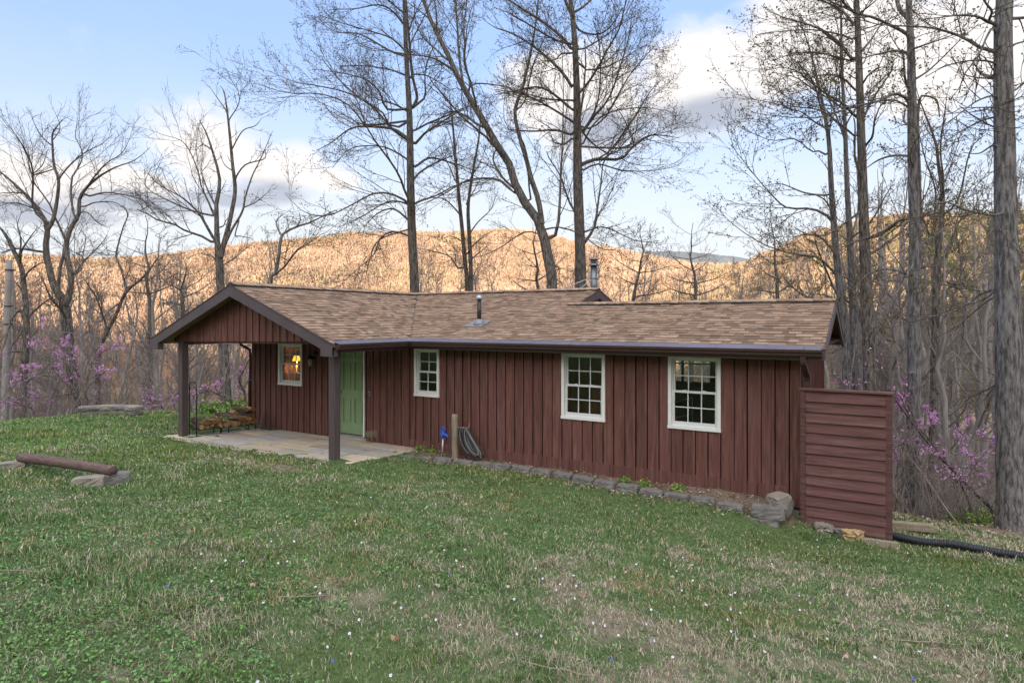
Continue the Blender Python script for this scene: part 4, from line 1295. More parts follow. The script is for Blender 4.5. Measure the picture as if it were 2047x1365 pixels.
# post and hose coil
q = on_y(909.5, 912, 9.92); zt_ = on_y(909.5, 828, 9.92)[2]
b = MB(); k = 14; b.tube([(q[0] + .004 * math.sin(i), q[1], q[2] - .1 + (zt_ - q[2] + .1) * i / (k - 1)) for i in range(k)], [.064 + .003 * math.sin(i * 2.1) for i in range(k - 1)] + [.058], 14)
tag(b.build('wooden_post', M['oldwood']), 'short round weathered post carrying the hose by the wall', 'post')
HO = empty('garden_hose', (q[0] + .2, q[1] + .05, q[2]), 'coiled black and grey garden hose hanging beside the wooden post', 'hose')
ho = (q[0] + .2, q[1] + .05, q[2])
rr = random.Random(14)
for nm, cnt, mt in (('coil', 15, 'hose'), ('pale_coil', 6, 'hose2')):
    b = MB(off=ho)
    for i in range(cnt):
        x0 = q[0] + .10 + rr.uniform(0, .16); zt2 = q[2] + .56 + rr.uniform(-.02, .02); lo_ = q[2] + .03 + rr.uniform(0, .07); sw = .16 + rr.uniform(0, .10) + (x0 - q[0]) * .3
        wd = rr.uniform(.05, .12); yy = q[1] + .10 - rr.uniform(0, .16)
        loop = []
        for t in range(26):
            an = 2 * math.pi * t / 26
            f = (1 - math.cos(an)) / 2                     # 0 at the top, 1 at the bottom
            loop.append((x0 + sw * f ** 1.4 + wd * math.sin(an) * (.35 + .65 * f), yy + .03 * math.sin(an), zt2 + (lo_ - zt2) * f ** .9))
        b.tube(loop, .0095, 6, closed=True)
    if nm == 'coil': b.tube([(q[0] + .30, q[1], q[2] + .03), (q[0] + .1, q[1] - .15, q[2] - .04), (q[0] - .03, q[1] - .22, q[2] - .05), (q[0] - .13, q[1] - .1, q[2] + .02)], .0095, 6)
    b.build(nm, M[mt], HO)
b = MB(off=ho); b.tube([(q[0] + .05, q[1], q[2] + .57), (q[0] + .30, q[1] + .04, q[2] + .58), (q[0] + .31, q[1] + .04, q[2] + .66)], .012, 6); b.build('hanger', M['oldwood'], HO)

# firewood rack and logs
RK = empty('firewood_rack', (-13.2, 9.05, .03), 'black tube firewood rack under the porch between post and wall', 'rack')
ro = (-13.2, 9.05, .03)
def pz(y): return .035 + (y - 8.1) / (YW - 8.1) * -.105
for y in (8.31, 9.83):
    b = MB(off=ro); z0 = pz(y) + .003
    x0, x1 = -13.385, -13.125
    b.tube([(x0, y, z0), (x0, y, z0 + 1.14), (x0 + .03, y, z0 + 1.19), (x1 - .03, y, z0 + 1.19), (x1, y, z0 + 1.14), (x1, y, z0)], .0125, 8)
    b.build('hoop', M['black'], RK)
b = MB(off=ro)
for x in (-13.385, -13.125): b.tube([(x, 8.31, pz(8.31) + .13), (x, 9.83, pz(9.83) + .13)], .0125, 8)
for y in (8.9, 9.1): b.tube([(-13.385, y, pz(y) + .13), (-13.385, y, pz(y) + .003)], .014, 8); b.tube([(-13.125, y, pz(y) + .13), (-13.125, y, pz(y) + .003)], .014, 8)
b.build('rail', M['black'], RK)


def split_log(seed):
    """A split log along x: a wedge of the round with bark on the arc and rough split faces, ends slightly skewed."""
    rr = random.Random(seed); m = MB(); ln = rr.uniform(.37, .44); r_ = rr.uniform(.075, .10); ang = rr.choice((math.pi * .5, math.pi * .66, math.pi * .9, 2 * math.pi))
    n = 7; K = 6
    if ang > 6: prof = [(math.cos(2 * math.pi * i / 10) * r_ * .62 * rr.uniform(.9, 1.1), math.sin(2 * math.pi * i / 10) * r_ * .62 * rr.uniform(.9, 1.1)) for i in range(10)]; nb_ = 10
    else: prof = [(0, -r_ * .35)] + [(math.sin(-ang / 2 + ang * i / n) * r_ * rr.uniform(.92, 1.06), math.cos(-ang / 2 + ang * i / n) * r_ * rr.uniform(.92, 1.06) - r_ * .35) for i in range(n + 1)]; nb_ = n
    N = len(prof); vs = []; bow = rr.uniform(-.012, .012)
    for k in range(K):
        t = k / (K - 1)
        for (a, c_) in prof: vs.append(((t - .5) * ln + (rr.uniform(-.008, .008) if k in (0, K - 1) else 0), a * (1 + .05 * math.sin(k * 2 + seed)) + rr.uniform(-.003, .003), c_ + bow * math.sin(t * 3.1) + rr.uniform(-.003, .003)))
    s = rr.uniform(.7, 1.15); m.col = (s, s * rr.uniform(.9, 1.05), s * rr.uniform(.8, 1.1))
    for k in range(K - 1):
        for i in range(N):
            isb = (ang > 6) or (1 <= i < N - 1)
            m.mi = 1 if isb else 0
            j = (i + 1) % N
            m.add([vs[k * N + i], vs[k * N + j], vs[(k + 1) * N + j], vs[(k + 1) * N + i]], [(0, 1, 2, 3)])
    m.mi = 0; s = rr.uniform(.45, 1.0); m.col = (s, s * .95, s * .9)
    m.add(vs[:N], [tuple(range(N))]); m.add(vs[-N:], [tuple(range(N))[::-1]])
    return m.mesh('firewood_log')


lm_ = [split_log(100 + i) for i in range(12)]
rr = random.Random(33)
def fw(x, y, z, rx, rz, ry=0):
    o = link('firewood_log', lm_[rr.randrange(12)], [M['splitwood'], M['bark']], None, (x, y, z)); o.rotation_euler = (rx, ry, rz)
    tag(o, 'split firewood log with pale cut ends stacked in the black rack', 'firewood', 'split firewood logs in the rack')
tops = lambda y: .15 + .06 * math.sin((y - 8.3) * 5) + (.10 if y > 9.25 else 0)
for lay in range(4):
    y = 8.40 + (lay % 2) * .06
    while y < 9.78:
        z = pz(y) + .20 + lay * .088
        if z < tops(y) + .12: fw(-13.25 + rr.uniform(-.04, .05), y, z + rr.uniform(-.01, .01), rr.uniform(0, 6.28), rr.uniform(-.06, .06), rr.uniform(-.03, .03))
        y += rr.uniform(.115, .145)
for (y, z, rz, rx) in ((8.62, .36, .5, 2.9), (8.85, .39, -.6, 3.3), (9.05, .42, .35, .2), (9.25, .49, -.35, 3.0), (9.42, .53, .2, 2.6), (9.62, .52, -.1, 3.1), (8.42, .38, .1, 1.0)):
    fw(-13.2 + rr.uniform(-.04, .06), y, z - .03, rx, rz, rr.uniform(-.12, .12))
b = MB(); qa = on_y(524, 828, 10.12); qb = on_y(518, 856, 9.95); b.tube([qb, qa], .011, 6); b.bbox(qb[0] - .045, qb[0] + .045, qb[1] - .03, qb[1] + .03, qb[2] - .02, qb[2] + .09)
tag(b.build('hand_broom', M['lead']), 'small grey hand broom leaning on the wall beside the firewood', 'broom')

# wire basket by the door
q = on_y(741, 884, 10.02); b = MB(); zq = pz(10.0) + .004
for i in range(9):
    rr_ = .135 + .012 * math.sin(i * 2.3)
    b.tube([(q[0] + rr_ * math.cos(2 * math.pi * t / 18), 10.05 + rr_ * .75 * math.sin(2 * math.pi * t / 18), zq + .15 + .011 * i + .015 * math.sin(t + i * 1.9)) for t in range(18)], .0042, 5, closed=True)
for t in range(7):
    an = 2 * math.pi * t / 7; b.tube([(q[0] + .14 * math.cos(an), 10.05 + .105 * math.sin(an), zq + .2), (q[0] + .15 * math.cos(an), 10.05 + .11 * math.sin(an), zq + .1), (q[0] + .11 * math.cos(an), 10.05 + .09 * math.sin(an), zq)], .0045, 5)
tag(b.build('wire_basket', M['oldwood']), 'rusty coiled wire basket standing on the patio beside the green door', 'basket')

# utility pole and wires
D_ = 26.0
pb_ = P(9, 846, D_); pt_ = P(18.5, 520, D_)
gzp = gz(pb_[0], pb_[1])
PO = empty('utility_pole', (pb_[0], pb_[1], gzp), 'weathered grey wooden utility pole beyond the edge of the lawn', 'utility pole'); po = (pb_[0], pb_[1], gzp)
dirp = (pb_ - pt_) / (pb_[2] - pt_[2])
bot = pt_ + dirp * (gzp - .3 - pt_[2])
b = MB(off=po); k = 10; b.tube([bot + (pt_ - bot) * i / (k - 1) for i in range(k)], [.150 - .035 * i / (k - 1) for i in range(k)], 14); b.build('shaft', M['polewood'], PO)
def onpole(y): z = ZC + D_ * (HY - y) / F; return pt_ + dirp * (z - pt_[2])
for y in (540, 612, 648):
    b = MB(off=po); a = onpole(y); b.tube([a + np.array((0, 0, -.03)), a + np.array((0, 0, .03))], .135, 12); b.tube([a, a + np.array((.2 * CT, .2 * ST, 0))], .02, 6); b.build('bracket', M['black'], PO)
def wire(a, c, sag, r_, label, cat='cable', mt='hose2'):
    b = MB(); a = np.array(a); c = np.array(c)
    b.tube([a + (c - a) * i / 20 - np.array((0, 0, sag * 4 * (i / 20) * (1 - i / 20))) for i in range(21)], r_, 5)
    return tag(b.build('cable', M[mt]), label, cat)
hk = (XCL - .1, 14.2, 1.95)
wire(onpole(648) + np.array((.2 * CT, .2 * ST, 0)), hk, .35, .011, 'thick service cable sagging from the utility pole to the cabin')
wire(onpole(612) + np.array((.2 * CT, .2 * ST, 0)), (hk[0], hk[1] + .2, hk[2] + .12), .55, .006, 'thin upper service wire from the utility pole to the cabin')
wire(onpole(541) + np.array((.2 * CT, .2 * ST, 0)), P(520, 600, 46), .8, .009, 'power line leaving the top of the utility pole across the woods', mt='hose')
wire((XCR + .03, 14.35, on_y(1650, 727, 14.35)[2]), (5.5, 20.5, 1.15), .12, .004, 'white line strung from the back corner of the cabin into the woods', mt='hose2')

# fallen branches on the grass
rr = random.Random(77)
for i, (x, y, ln, an, lb) in enumerate([(605, 1200, .35, .3, 'crooked pale twig lying in the clover on the left'), (1870, 1290, .75, .1, 'long thin dead stick lying in the grass on the right'), (40, 1150, .7, .2, 'thin grey twig lying near the left edge of the grass'),
                                    (560, 1105, .4, -.1, 'dark stubby stick on the bare patch of lawn'), (1130, 1350, .5, -.2, 'dark stick on the bare ground in the middle of the lawn')]):
    D = 3.2
    for _ in range(20):
        q = P(x, y, D); D *= (ZC - gz(q[0], q[1])) / (ZC - q[2])
    q = P(x, y, D); b = MB(); pts = []
    for k in range(7):
        t = k / 6 - .5; px_ = q[0] + t * ln * math.cos(an + TH); py_ = q[1] + t * ln * math.sin(an + TH) + rr.uniform(-.025, .025)
        pts.append((px_, py_, gz(px_, py_) + .025 + rr.uniform(-.006, .012)))
    b.tube(pts, [.006 - .0005 * k for k in range(7)], 6); m_ = pts[3]
    b.tube([m_, (m_[0] + .06, m_[1] + .09, m_[2] + .015), (m_[0] + .09, m_[1] + .16, m_[2] + .01)], .003, 5)
    tag(b.build('fallen_stick', M['oldwood'] if i != 3 else M['bark']), lb, 'stick')
# ------------------------------------------------------------------ trees
M['bark_dark'] = bark_mat('dark_tree_bark', (.050, .045, .040), (.195, .182, .168), (.33, .345, .32), .35)
M['bark_pale'] = bark_mat('grey_lichen_bark', (.075, .073, .073), (.235, .234, .236), (.36, .38, .395), .45)
M['bark_wood'] = mat('woodland_bark', (.165, .155, .148), .95, col2=(.31, .295, .285), scale=1.5, stretch=(3, 3, .6), attr=True, spec=.05)
M['wood_twig'] = mat('woodland_twigs', (.14, .126, .118), .95, col2=(.225, .206, .196), scale=.6, attr=True, spec=.05)
M['twig'] = mat('twig_bark', (.075, .058, .050), .9, col2=(.12, .095, .080), scale=1.0, attr=True, spec=.1)
M['bud'] = mat('spring_buds', (.085, .085, .040), .8, col2=(.17, .165, .075), scale=.8, attr=True, spec=.1)
M['blossom'] = mat('redbud_blossom', (.52, .26, .52), .8, col2=(.72, .44, .72), scale=3, attr=True, spec=.1)
M['leaf'] = mat('fresh_green_leaves', (.13, .25, .045), .6, col2=(.22, .36, .08), scale=3, attr=True, spec=.2)


def unit(v):
    return v / (np.linalg.norm(v, axis=-1, keepdims=True) + 1e-9)


def tubes(Pn, Rn, sides):
    """Polylines (n,K,3) with radii (n,K) to tube vertices and quads."""
    n, K, _ = Pn.shape
    T = np.empty_like(Pn); T[:, 1:-1] = Pn[:, 2:] - Pn[:, :-2]; T[:, 0] = Pn[:, 1] - Pn[:, 0]; T[:, -1] = Pn[:, -1] - Pn[:, -2]
    T = unit(T)
    ref = np.where(np.abs(T.mean(1))[:, 2:3] > .8, np.array([[1.0, .2, 0]]), np.array([[.1, .05, 1.0]]))[:, None, :]
    s = unit(np.cross(T, ref)); q = np.cross(T, s)
    an = 2 * np.pi * np.arange(sides) / sides
    V = Pn[:, :, None, :] + Rn[:, :, None, None] * (s[:, :, None, :] * np.cos(an)[None, None, :, None] + q[:, :, None, :] * np.sin(an)[None, None, :, None])
    base = (np.arange(n) * K * sides)[:, None, None] + (np.arange(K - 1) * sides)[None, :, None]
    j = np.arange(sides)[None, None, :]; j1 = (j + 1) % sides
    Q = np.stack([base + j, base + j1, base + sides + j1, base + sides + j], -1).reshape(-1, 4)
    return V.reshape(-1, 3), Q


def spawn(Pn, Rn, m, g, t0=.2, t1=1.0, ang=(.6, 1.1), lf=(.35, .6), taper=.5, K=6, curl=.06, wob=.16, rf=.6, rmin=.003, rmax=1.0, lmax=9, bias=None, tp=1.0, sag=0.0, lref=None):
    """m children on every polyline."""
    n, K0, _ = Pn.shape
    L0 = np.linalg.norm(np.diff(Pn, axis=1), axis=-1).sum(1)
    idx = np.repeat(np.arange(n), m); N = n * m
    t = t0 + (t1 - t0) * ((np.tile(np.arange(m), n) + g.random(N)) / m) ** tp
    if lref is not None:                     # short parents carry fewer children
        kp = g.random(N) < L0[idx] / lref
        idx = idx[kp]; t = t[kp]; N = len(idx)
    f = t * (K0 - 1); k = np.minimum(f.astype(int), K0 - 2); w = (f - k)[:, None]
    p = Pn[idx, k] * (1 - w) + Pn[idx, k + 1] * w
    d = unit(Pn[idx, k + 1] - Pn[idx, k])
    r = Rn[idx, k] * (1 - w[:, 0]) + Rn[idx, k + 1] * w[:, 0]
    rv = g.normal(size=(N, 3))
    if bias is not None: rv = rv + bias
    perp = unit(rv - (rv * d).sum(-1, keepdims=True) * d)
    a = g.uniform(ang[0], ang[1], N)[:, None]
    dd = d * np.cos(a) + perp * np.sin(a)
    L = np.minimum(L0[idx] * g.uniform(lf[0], lf[1], N) * (1 - taper * t), lmax)
    out = np.empty((N, K, 3)); out[:, 0] = p; cur = dd
    for i in range(1, K):
        cur = unit(cur + g.normal(size=(N, 3)) * wob + np.array((0, 0, curl)) - np.array((0, 0, sag)) * (1 - i / K))
        out[:, i] = out[:, i - 1] + cur * (L / (K - 1))[:, None]
    r0 = np.clip(r * rf, rmin * 1.3, rmax)
    Ro = r0[:, None] * np.linspace(1, .35, K)[None, :]
    return out, np.maximum(Ro, rmin * .6)


def leafquads(pts, size, g, n_each=1, jit=.03):
    p = np.repeat(pts, n_each, 0) + g.normal(size=(len(pts) * n_each, 3)) * jit
    N = len(p); a = unit(g.normal(size=(N, 3))); b = unit(np.cross(a, g.normal(size=(N, 3))))
    s = size * g.uniform(.6, 1.4, N)[:, None]
    V = np.stack([p - a * s * .5, p + b * s * .32, p + a * s * .5, p - b * s * .32], 1).reshape(-1, 3)
    return V, np.arange(4 * N).reshape(-1, 4)


class Parts:
    def __init__(self): self.V = []; self.Q = []; self.C = []; self.I = []; self.n = 0
    def add(self, V, Q, col=None, mi=0):
        self.V.append(V); self.Q.append(Q + self.n); self.n += len(V)
        self.C.append(np.ones((len(V), 3)) if col is None else (np.broadcast_to(col, (len(V), 3)))); self.I.append(np.full(len(Q), mi))
    def mesh(self, name, off=(0, 0, 0)):
        return mesh_np(name, np.concatenate(self.V) - np.array(off), np.concatenate(self.Q), None, np.concatenate(self.C), np.concatenate(self.I), smooth=True)


def resample(pts, K):
    """Smooth resample of rows [x, y, z, r]."""
    p = np.array(pts, float)
    if len(p) == 2: return p[0] + (p[1] - p[0]) * np.linspace(0, 1, K)[:, None]
    s = np.concatenate([[0], np.cumsum(np.linalg.norm(np.diff(p[:, :3], axis=0), axis=1))]); out = []
    for t in np.linspace(0, s[-1], K):
        j = min(max(np.searchsorted(s, t) - 1, 0), len(p) - 2); f = (t - s[j]) / (s[j + 1] - s[j] + 1e-9)
        a, b, c, d = p[max(j - 1, 0)], p[j], p[j + 1], p[min(j + 2, len(p) - 1)]
        out.append(.5 * (2 * b + (c - a) * f + (2 * a - 5 * b + 4 * c - d) * f * f + (-a + 3 * b - 3 * c + d) * f ** 3))
    return np.array(out)


def px_path(pts, D, dD, wob=0.0, ph=0.0):
    out = []; n = len(pts)
    for i, (x, y, w) in enumerate(pts):
        t = i / (n - 1); d = D + dD * t ** 1.1 + wob * math.sin(ph + 4 * t) * t
        out.append([*P(x, y, d), w * d / F / 2])
    return out


def big_tree(name, label, cat, D, trunks, limbs, seed, bark='bark_dark', extra=10, m=(11, 8, 4), bud=2, budsize=.055, base=None, group=None, lf2=(.34, .62), stemD=None, curl=.05, budmat='bud', sc=1.0, ws=1.0):
    """A tree from traced stems: trunks and limbs are photo polylines [(x, y, width)] carried into space at depth D."""
    g = np.random.default_rng(seed); rr = random.Random(seed)
    tr = Parts(); cr = Parts()
    stems = []
    for i, t in enumerate(trunks):
        d0 = D + (0 if stemD is None else stemD[i][0]); dd = (rr.uniform(-.8, .8) if stemD is None else stemD[i][1])
        pth = px_path([(x_, y_, w_ * ws) for x_, y_, w_ in t], d0, dd)
        if i == 0:
            a = np.array(pth[0]); gz_ = gz(a[0], a[1])
            dx = 0 if base is None else base[0]; dy = 0 if base is None else base[1]
            if a[2] > gz_ + .4:
                lo = [[a[0] + dx, a[1] + dy, gz_ - .4, a[3] * 1.45], [a[0] + dx * .92, a[1] + dy * .92, gz_ + .15, a[3] * 1.22], [a[0] + dx * .7, a[1] + dy * .7, gz_ + (a[2] - gz_) * .35, a[3] * 1.06]]
            else: lo = [[a[0], a[1], gz_ - .4, a[3] * 1.35], [a[0], a[1], gz_ + .12, a[3] * 1.15]]; pth = pth[1:] if len(pth) > 2 else pth
            pth = lo + pth; root = (a[0] + dx, a[1] + dy, gz_)
        s = resample(pth, 30); stems.append(s)
        V, Q = tubes(s[None, :, :3] , np.maximum(s[None, :, 3], .006), 12)
        # lumps and buttresses in the bark
        lump = 1 + .06 * (fbm(V[:, 2] * 2.2 + V[:, 0] * 3, V[:, 1] * 3 + V[:, 0] * 2, seed) - .5)
        cen = np.repeat(s[:, :3], 12, 0); V = cen + (V - cen) * lump[:, None]
        tr.add(V, Q)
    L = []
    for i, l in enumerate(limbs):
        pts = l[0] if isinstance(l[0], list) else l
        dD = l[1] if isinstance(l[0], list) else rr.choice((-1, 1)) * rr.uniform(.4, 2.2)
        st = P(pts[0][0], pts[0][1], D)
        # start on the nearest stem
        best = min(((np.linalg.norm(s[:, :3] - st, axis=1).min(), k) for k, s in enumerate(stems)))[1]
        j = np.linalg.norm(stems[best][:, :3] - st, axis=1).argmin(); c0 = stems[best][j, :3]
        d0 = -c0[0] * ST + c0[1] * CT
        pth = px_path([(x_, y_, w_ * ws * .9) for x_, y_, w_ in pts], d0, dD, .4, i)
        pth = [[*c0, pth[0][3] * 1.15]] + [[*q_[:3], q_[3] * (1 - .28 * i_ / len(pth))] for i_, q_ in enumerate(pth)]
        s = resample(pth, 14); s[:, 3] = np.maximum(s[:, 3], .008)
        L.append(s)
    LP = np.array([s[:, :3] for s in L]) if L else np.zeros((0, 14, 3)); LR = np.array([s[:, 3] for s in L]) if L else np.zeros((0, 14))
    if extra:
        sp_ = np.array([s[:, :3] for s in stems]); sr_ = np.array([s[:, 3] for s in stems])
        per = max(1, extra // len(stems))
        fwd = np.array((-ST, CT, 0)) * g.choice([-1, 1], size=(per * len(stems), 1)) * 2.2
        E_, ER = spawn(sp_, sr_, per, g, .38, .97, (.7, 1.15), (.16 * sc, .30 * sc), .45, 14, .05, .13, .38, .008, .06, 7, bias=fwd)
        LP = np.concatenate([LP, E_]); LR = np.concatenate([LR, ER])
    V, Q = tubes(LP, LR, 7); tr.add(V, Q)
    tall = [s for s in stems]
    P2, R2 = spawn(LP, LR, m[0], g, .16, 1.0, (.35, .85), lf2, .40, 7, curl, .10, .45, .006, .019, 3.6, lref=4.5)
    S2, SR2 = spawn(np.array([s[8:, :3] for s in stems]), np.array([s[8:, 3] for s in stems]), 7, g, .2, 1, (.6, 1.1), (.05, .12), .3, 7, .06, .15, .3, .006, .018, 2.0)
    P2 = np.concatenate([P2, S2]); R2 = np.concatenate([R2, SR2])
    V, Q = tubes(P2, R2, 5); cr.add(V, Q)
    P3, R3 = spawn(P2, R2, m[1], g, .15, 1.0, (.4, .95), (.28, .52), .35, 5, curl, .13, .6, .0045, .008, 1.4, lref=1.7)
    V, Q = tubes(P3, R3, 4); cr.add(V, Q)
    P4, R4 = spawn(P3, R3, m[2], g, .15, 1.0, (.4, .95), (.3, .6), .3, 4, curl * 1.3, .15, .7, .0036, .0055, .6, lref=.75)
    V, Q = tubes(P4, R4, 3); cr.add(V, Q)
    if bud:
        pts = np.concatenate([P4[:, -1], P4[:, 2], P3[:, -1]]) if bud > 1 else P4[:, -1]
        V, Q = leafquads(pts, budsize, g, 1, .022); cr.add(V, Q, None, 1)
    o = empty(name, tuple(root), label, cat, group)
    link('trunk', tr.mesh('trunk', root), M[bark], o)
    link('crown', cr.mesh('crown', root), [M['twig'], M[budmat]], o)
    return o


def z7(pts, ox=500, oy=0, s=2.201): return [(ox + x / s, oy + y / s, w) for x, y, w in pts]


def z1(pts): return z7(pts, 480, 0, 3.9)
def z2(pts): return z7(pts, 1000, 0, 3.9)
def z3(pts): return z7(pts, 0, 150, 3.69)
def z4(pts): return z7(pts, 1420, 0, 4.137)
def z5(pts): return z7(pts, 1700, 0, 4.135)


# tall straight tree behind the porch end of the roof
big_tree('forest_tree', 'tall straight budding tree rising behind the bend in the roof ridge', 'tree', 27.5,
    [[(829, 581, 18.5), (824, 480, 17), (821, 380, 15.5), (820, 300, 13.5), (818, 215, 11.5), (812, 110, 9), (808, 0, 7), (803, -140, 5), (797, -290, 1.5)],
     z1([(1345, 840, 8), (1380, 760, 6), (1345, 600, 5.5), (1325, 400, 5), (1305, 150, 4), (1295, 0, 3.5), (1280, -300, 1.5)])],
    [z1([(1310, 1090, 9), (1200, 1010, 7), (1030, 990, 5.5), (870, 1000, 4.5), (700, 1120, 3), (600, 1170, 1.5)]),
     z1([(1290, 1080, 7), (1180, 1000, 6), (1050, 850, 5), (900, 740, 4), (760, 610, 3), (640, 460, 2)]),
     z1([(970, 975, 4.5), (900, 870, 4), (780, 780, 3.5), (600, 730, 3), (400, 730, 2.3), (200, 680, 1.6), (70, 630, 1)]),
     z1([(1190, 1000, 5), (1100, 870, 4), (850, 730, 3.5), (600, 670, 3), (420, 640, 2), (220, 550, 1)]),
     z1([(1310, 850, 6), (1140, 850, 5), (1090, 720, 4), (980, 620, 3), (780, 570, 2.4), (560, 540, 1.4)]),
     z1([(1290, 440, 6), (1170, 400, 4.5), (1000, 300, 4), (900, 260, 3), (740, 250, 2), (640, 180, 1)]),
     z1([(1280, 390, 5), (1180, 300, 4), (1000, 240, 3), (820, 190, 2.4), (620, 120, 1.4)]),
     z1([(1290, 590, 4.5), (1150, 540, 3.5), (960, 515, 2.6), (780, 515, 1.6)]),
     z1([(1280, 200, 5), (1190, 90, 4), (1080, 40, 3.5), (900, 70, 2.5), (690, 75, 1.6)]),
     z1([(1280, 110, 4), (1150, 0, 3), (1000, -110, 2), (800, -180, 1)]),
     z1([(1310, 1250, 5), (1200, 1180, 4), (1080, 1140, 3.4), (860, 1160, 2.5), (720, 1310, 1.4)]),
     z7([(697, 895, 6), (640, 860, 5), (550, 850, 4.5), (450, 900, 3.5), (340, 950, 3), (240, 935, 2), (150, 850, 1)]),
     z7([(697, 900, 4.5), (640, 885, 4), (580, 900, 3), (480, 960, 2.4), (390, 1000, 1.5)]),
     z7([(697, 970, 5), (630, 920, 4), (560, 940, 3), (500, 1000, 1.6)]),
     z7([(700, 1040, 5.5), (640, 1018, 4.5), (575, 1045, 4), (545, 1120, 3), (470, 1185, 2.2), (390, 1260, 1.2)]),
     z7([(570, 1055, 3), (530, 1130, 2.4), (510, 1210, 1.2)]),
     z1([(1365, 1120, 7), (1440, 1040, 5.5), (1560, 960, 4.5), (1720, 860, 3), (1780, 830, 1.6)]),
     z1([(1345, 1020, 5), (1470, 960, 4.5), (1620, 900, 3.5), (1740, 840, 2)]),
     z7([(725, 735, 6), (790, 695, 5), (880, 715, 3.6), (1000, 755, 2)]),
     z7([(735, 770, 5), (800, 725, 4), (880, 690, 2.5), (960, 650, 1.2)]),
     z1([(1350, 830, 6), (1440, 760, 5), (1440, 600, 3.5), (1470, 450, 3), (1540, 320, 2), (1650, 160, 1)]),
     z1([(1330, 200, 4), (1360, 120, 3), (1420, 0, 2), (1480, -100, 1)]),
     z7([(735, 890, 4.5), (820, 860, 3.5), (920, 810, 2.6), (1020, 790, 1.4)]),
     z1([(1330, 580, 3.5), (1450, 590, 3), (1560, 650, 2), (1640, 700, 1)])],
    1, extra=10, m=(12, 8, 4))

# the leaning tree
big_tree('forest_tree', 'leaning forked tree whose trunk slants up to the left behind the ridge', 'tree', 24.5,
    [[(1104, 578, 22), (1098, 530, 21), (1091, 490, 20.5), (1076, 442, 18), (1036, 385, 16.5), (1019, 330, 15), (990, 285, 14), (965, 240, 13), (941, 200, 12), (917, 158, 10.5), (893, 105, 9.5), (870, 60, 8.5), (846, 0, 7), (828, -90, 5), (812, -200, 2)],
     z7([(1285, 985, 11), (1268, 880, 11), (1238, 790, 10), (1215, 700, 9), (1185, 600, 8), (1165, 490, 7), (1200, 380, 5.5), (1235, 230, 4.5), (1262, 60, 3.5), (1275, -120, 2)])],
    [z7([(1322, 1062, 9), (1352, 1010, 8), (1362, 900, 6.5), (1368, 760, 5), (1375, 600, 4), (1378, 400, 3), (1372, 200, 1.6)]),
     z7([(1165, 850, 7), (1100, 795, 6), (1020, 785, 5), (940, 800, 4), (860, 850, 3.4), (790, 885, 2.5), (735, 905, 1.4)]),
     z7([(1003, 550, 6), (950, 512, 5), (890, 490, 4), (850, 510, 3), (800, 560, 2)]),
     z7([(1235, 890, 5), (1225, 800, 4), (1222, 700, 3.4), (1190, 600, 2.6), (1130, 560, 2), (1115, 480, 1.6), (1130, 330, 1.2)]),
     z7([(880, 300, 5), (800, 255, 4), (700, 240, 3), (600, 225, 1.6)]),
     z7([(940, 385, 6), (920, 250, 5.5), (912, 120, 5), (903, -20, 3.4), (900, -180, 1.4)]),
     z7([(868, 265, 5), (815, 215, 4), (760, 165, 3), (725, 95, 2)]),
     z7([(960, 420, 4), (965, 360, 4), (945, 250, 3.2), (955, 120, 2.6), (985, 0, 1.6)]),
     z7([(1180, 480, 3.5), (1210, 440, 3.5), (1245, 290, 3), (1300, 150, 2.2), (1320, 20, 1.2)]),
     z7([(830, 130, 4), (760, 60, 3), (690, 10, 2), (620, -40, 1)]),
     z7([(985, 370, 3.5), (1080, 375, 2.6), (1180, 395, 1.5)]),
     z7([(1300, 1150, 5), (1340, 1170, 3.5), (1360, 1180, 2), (1358, 1230, 1.2)]),
     z7([(1290, 1040, 4), (1210, 1020, 3), (1100, 1090, 2.6), (1000, 1130, 2), (880, 1120, 1.2)]),
     z7([(1290, 1010, 5), (1360, 1000, 3.6), (1450, 1030, 3), (1560, 1100, 2.2), (1650, 1080, 1.2)])],
    2, extra=10, m=(11, 8, 4))

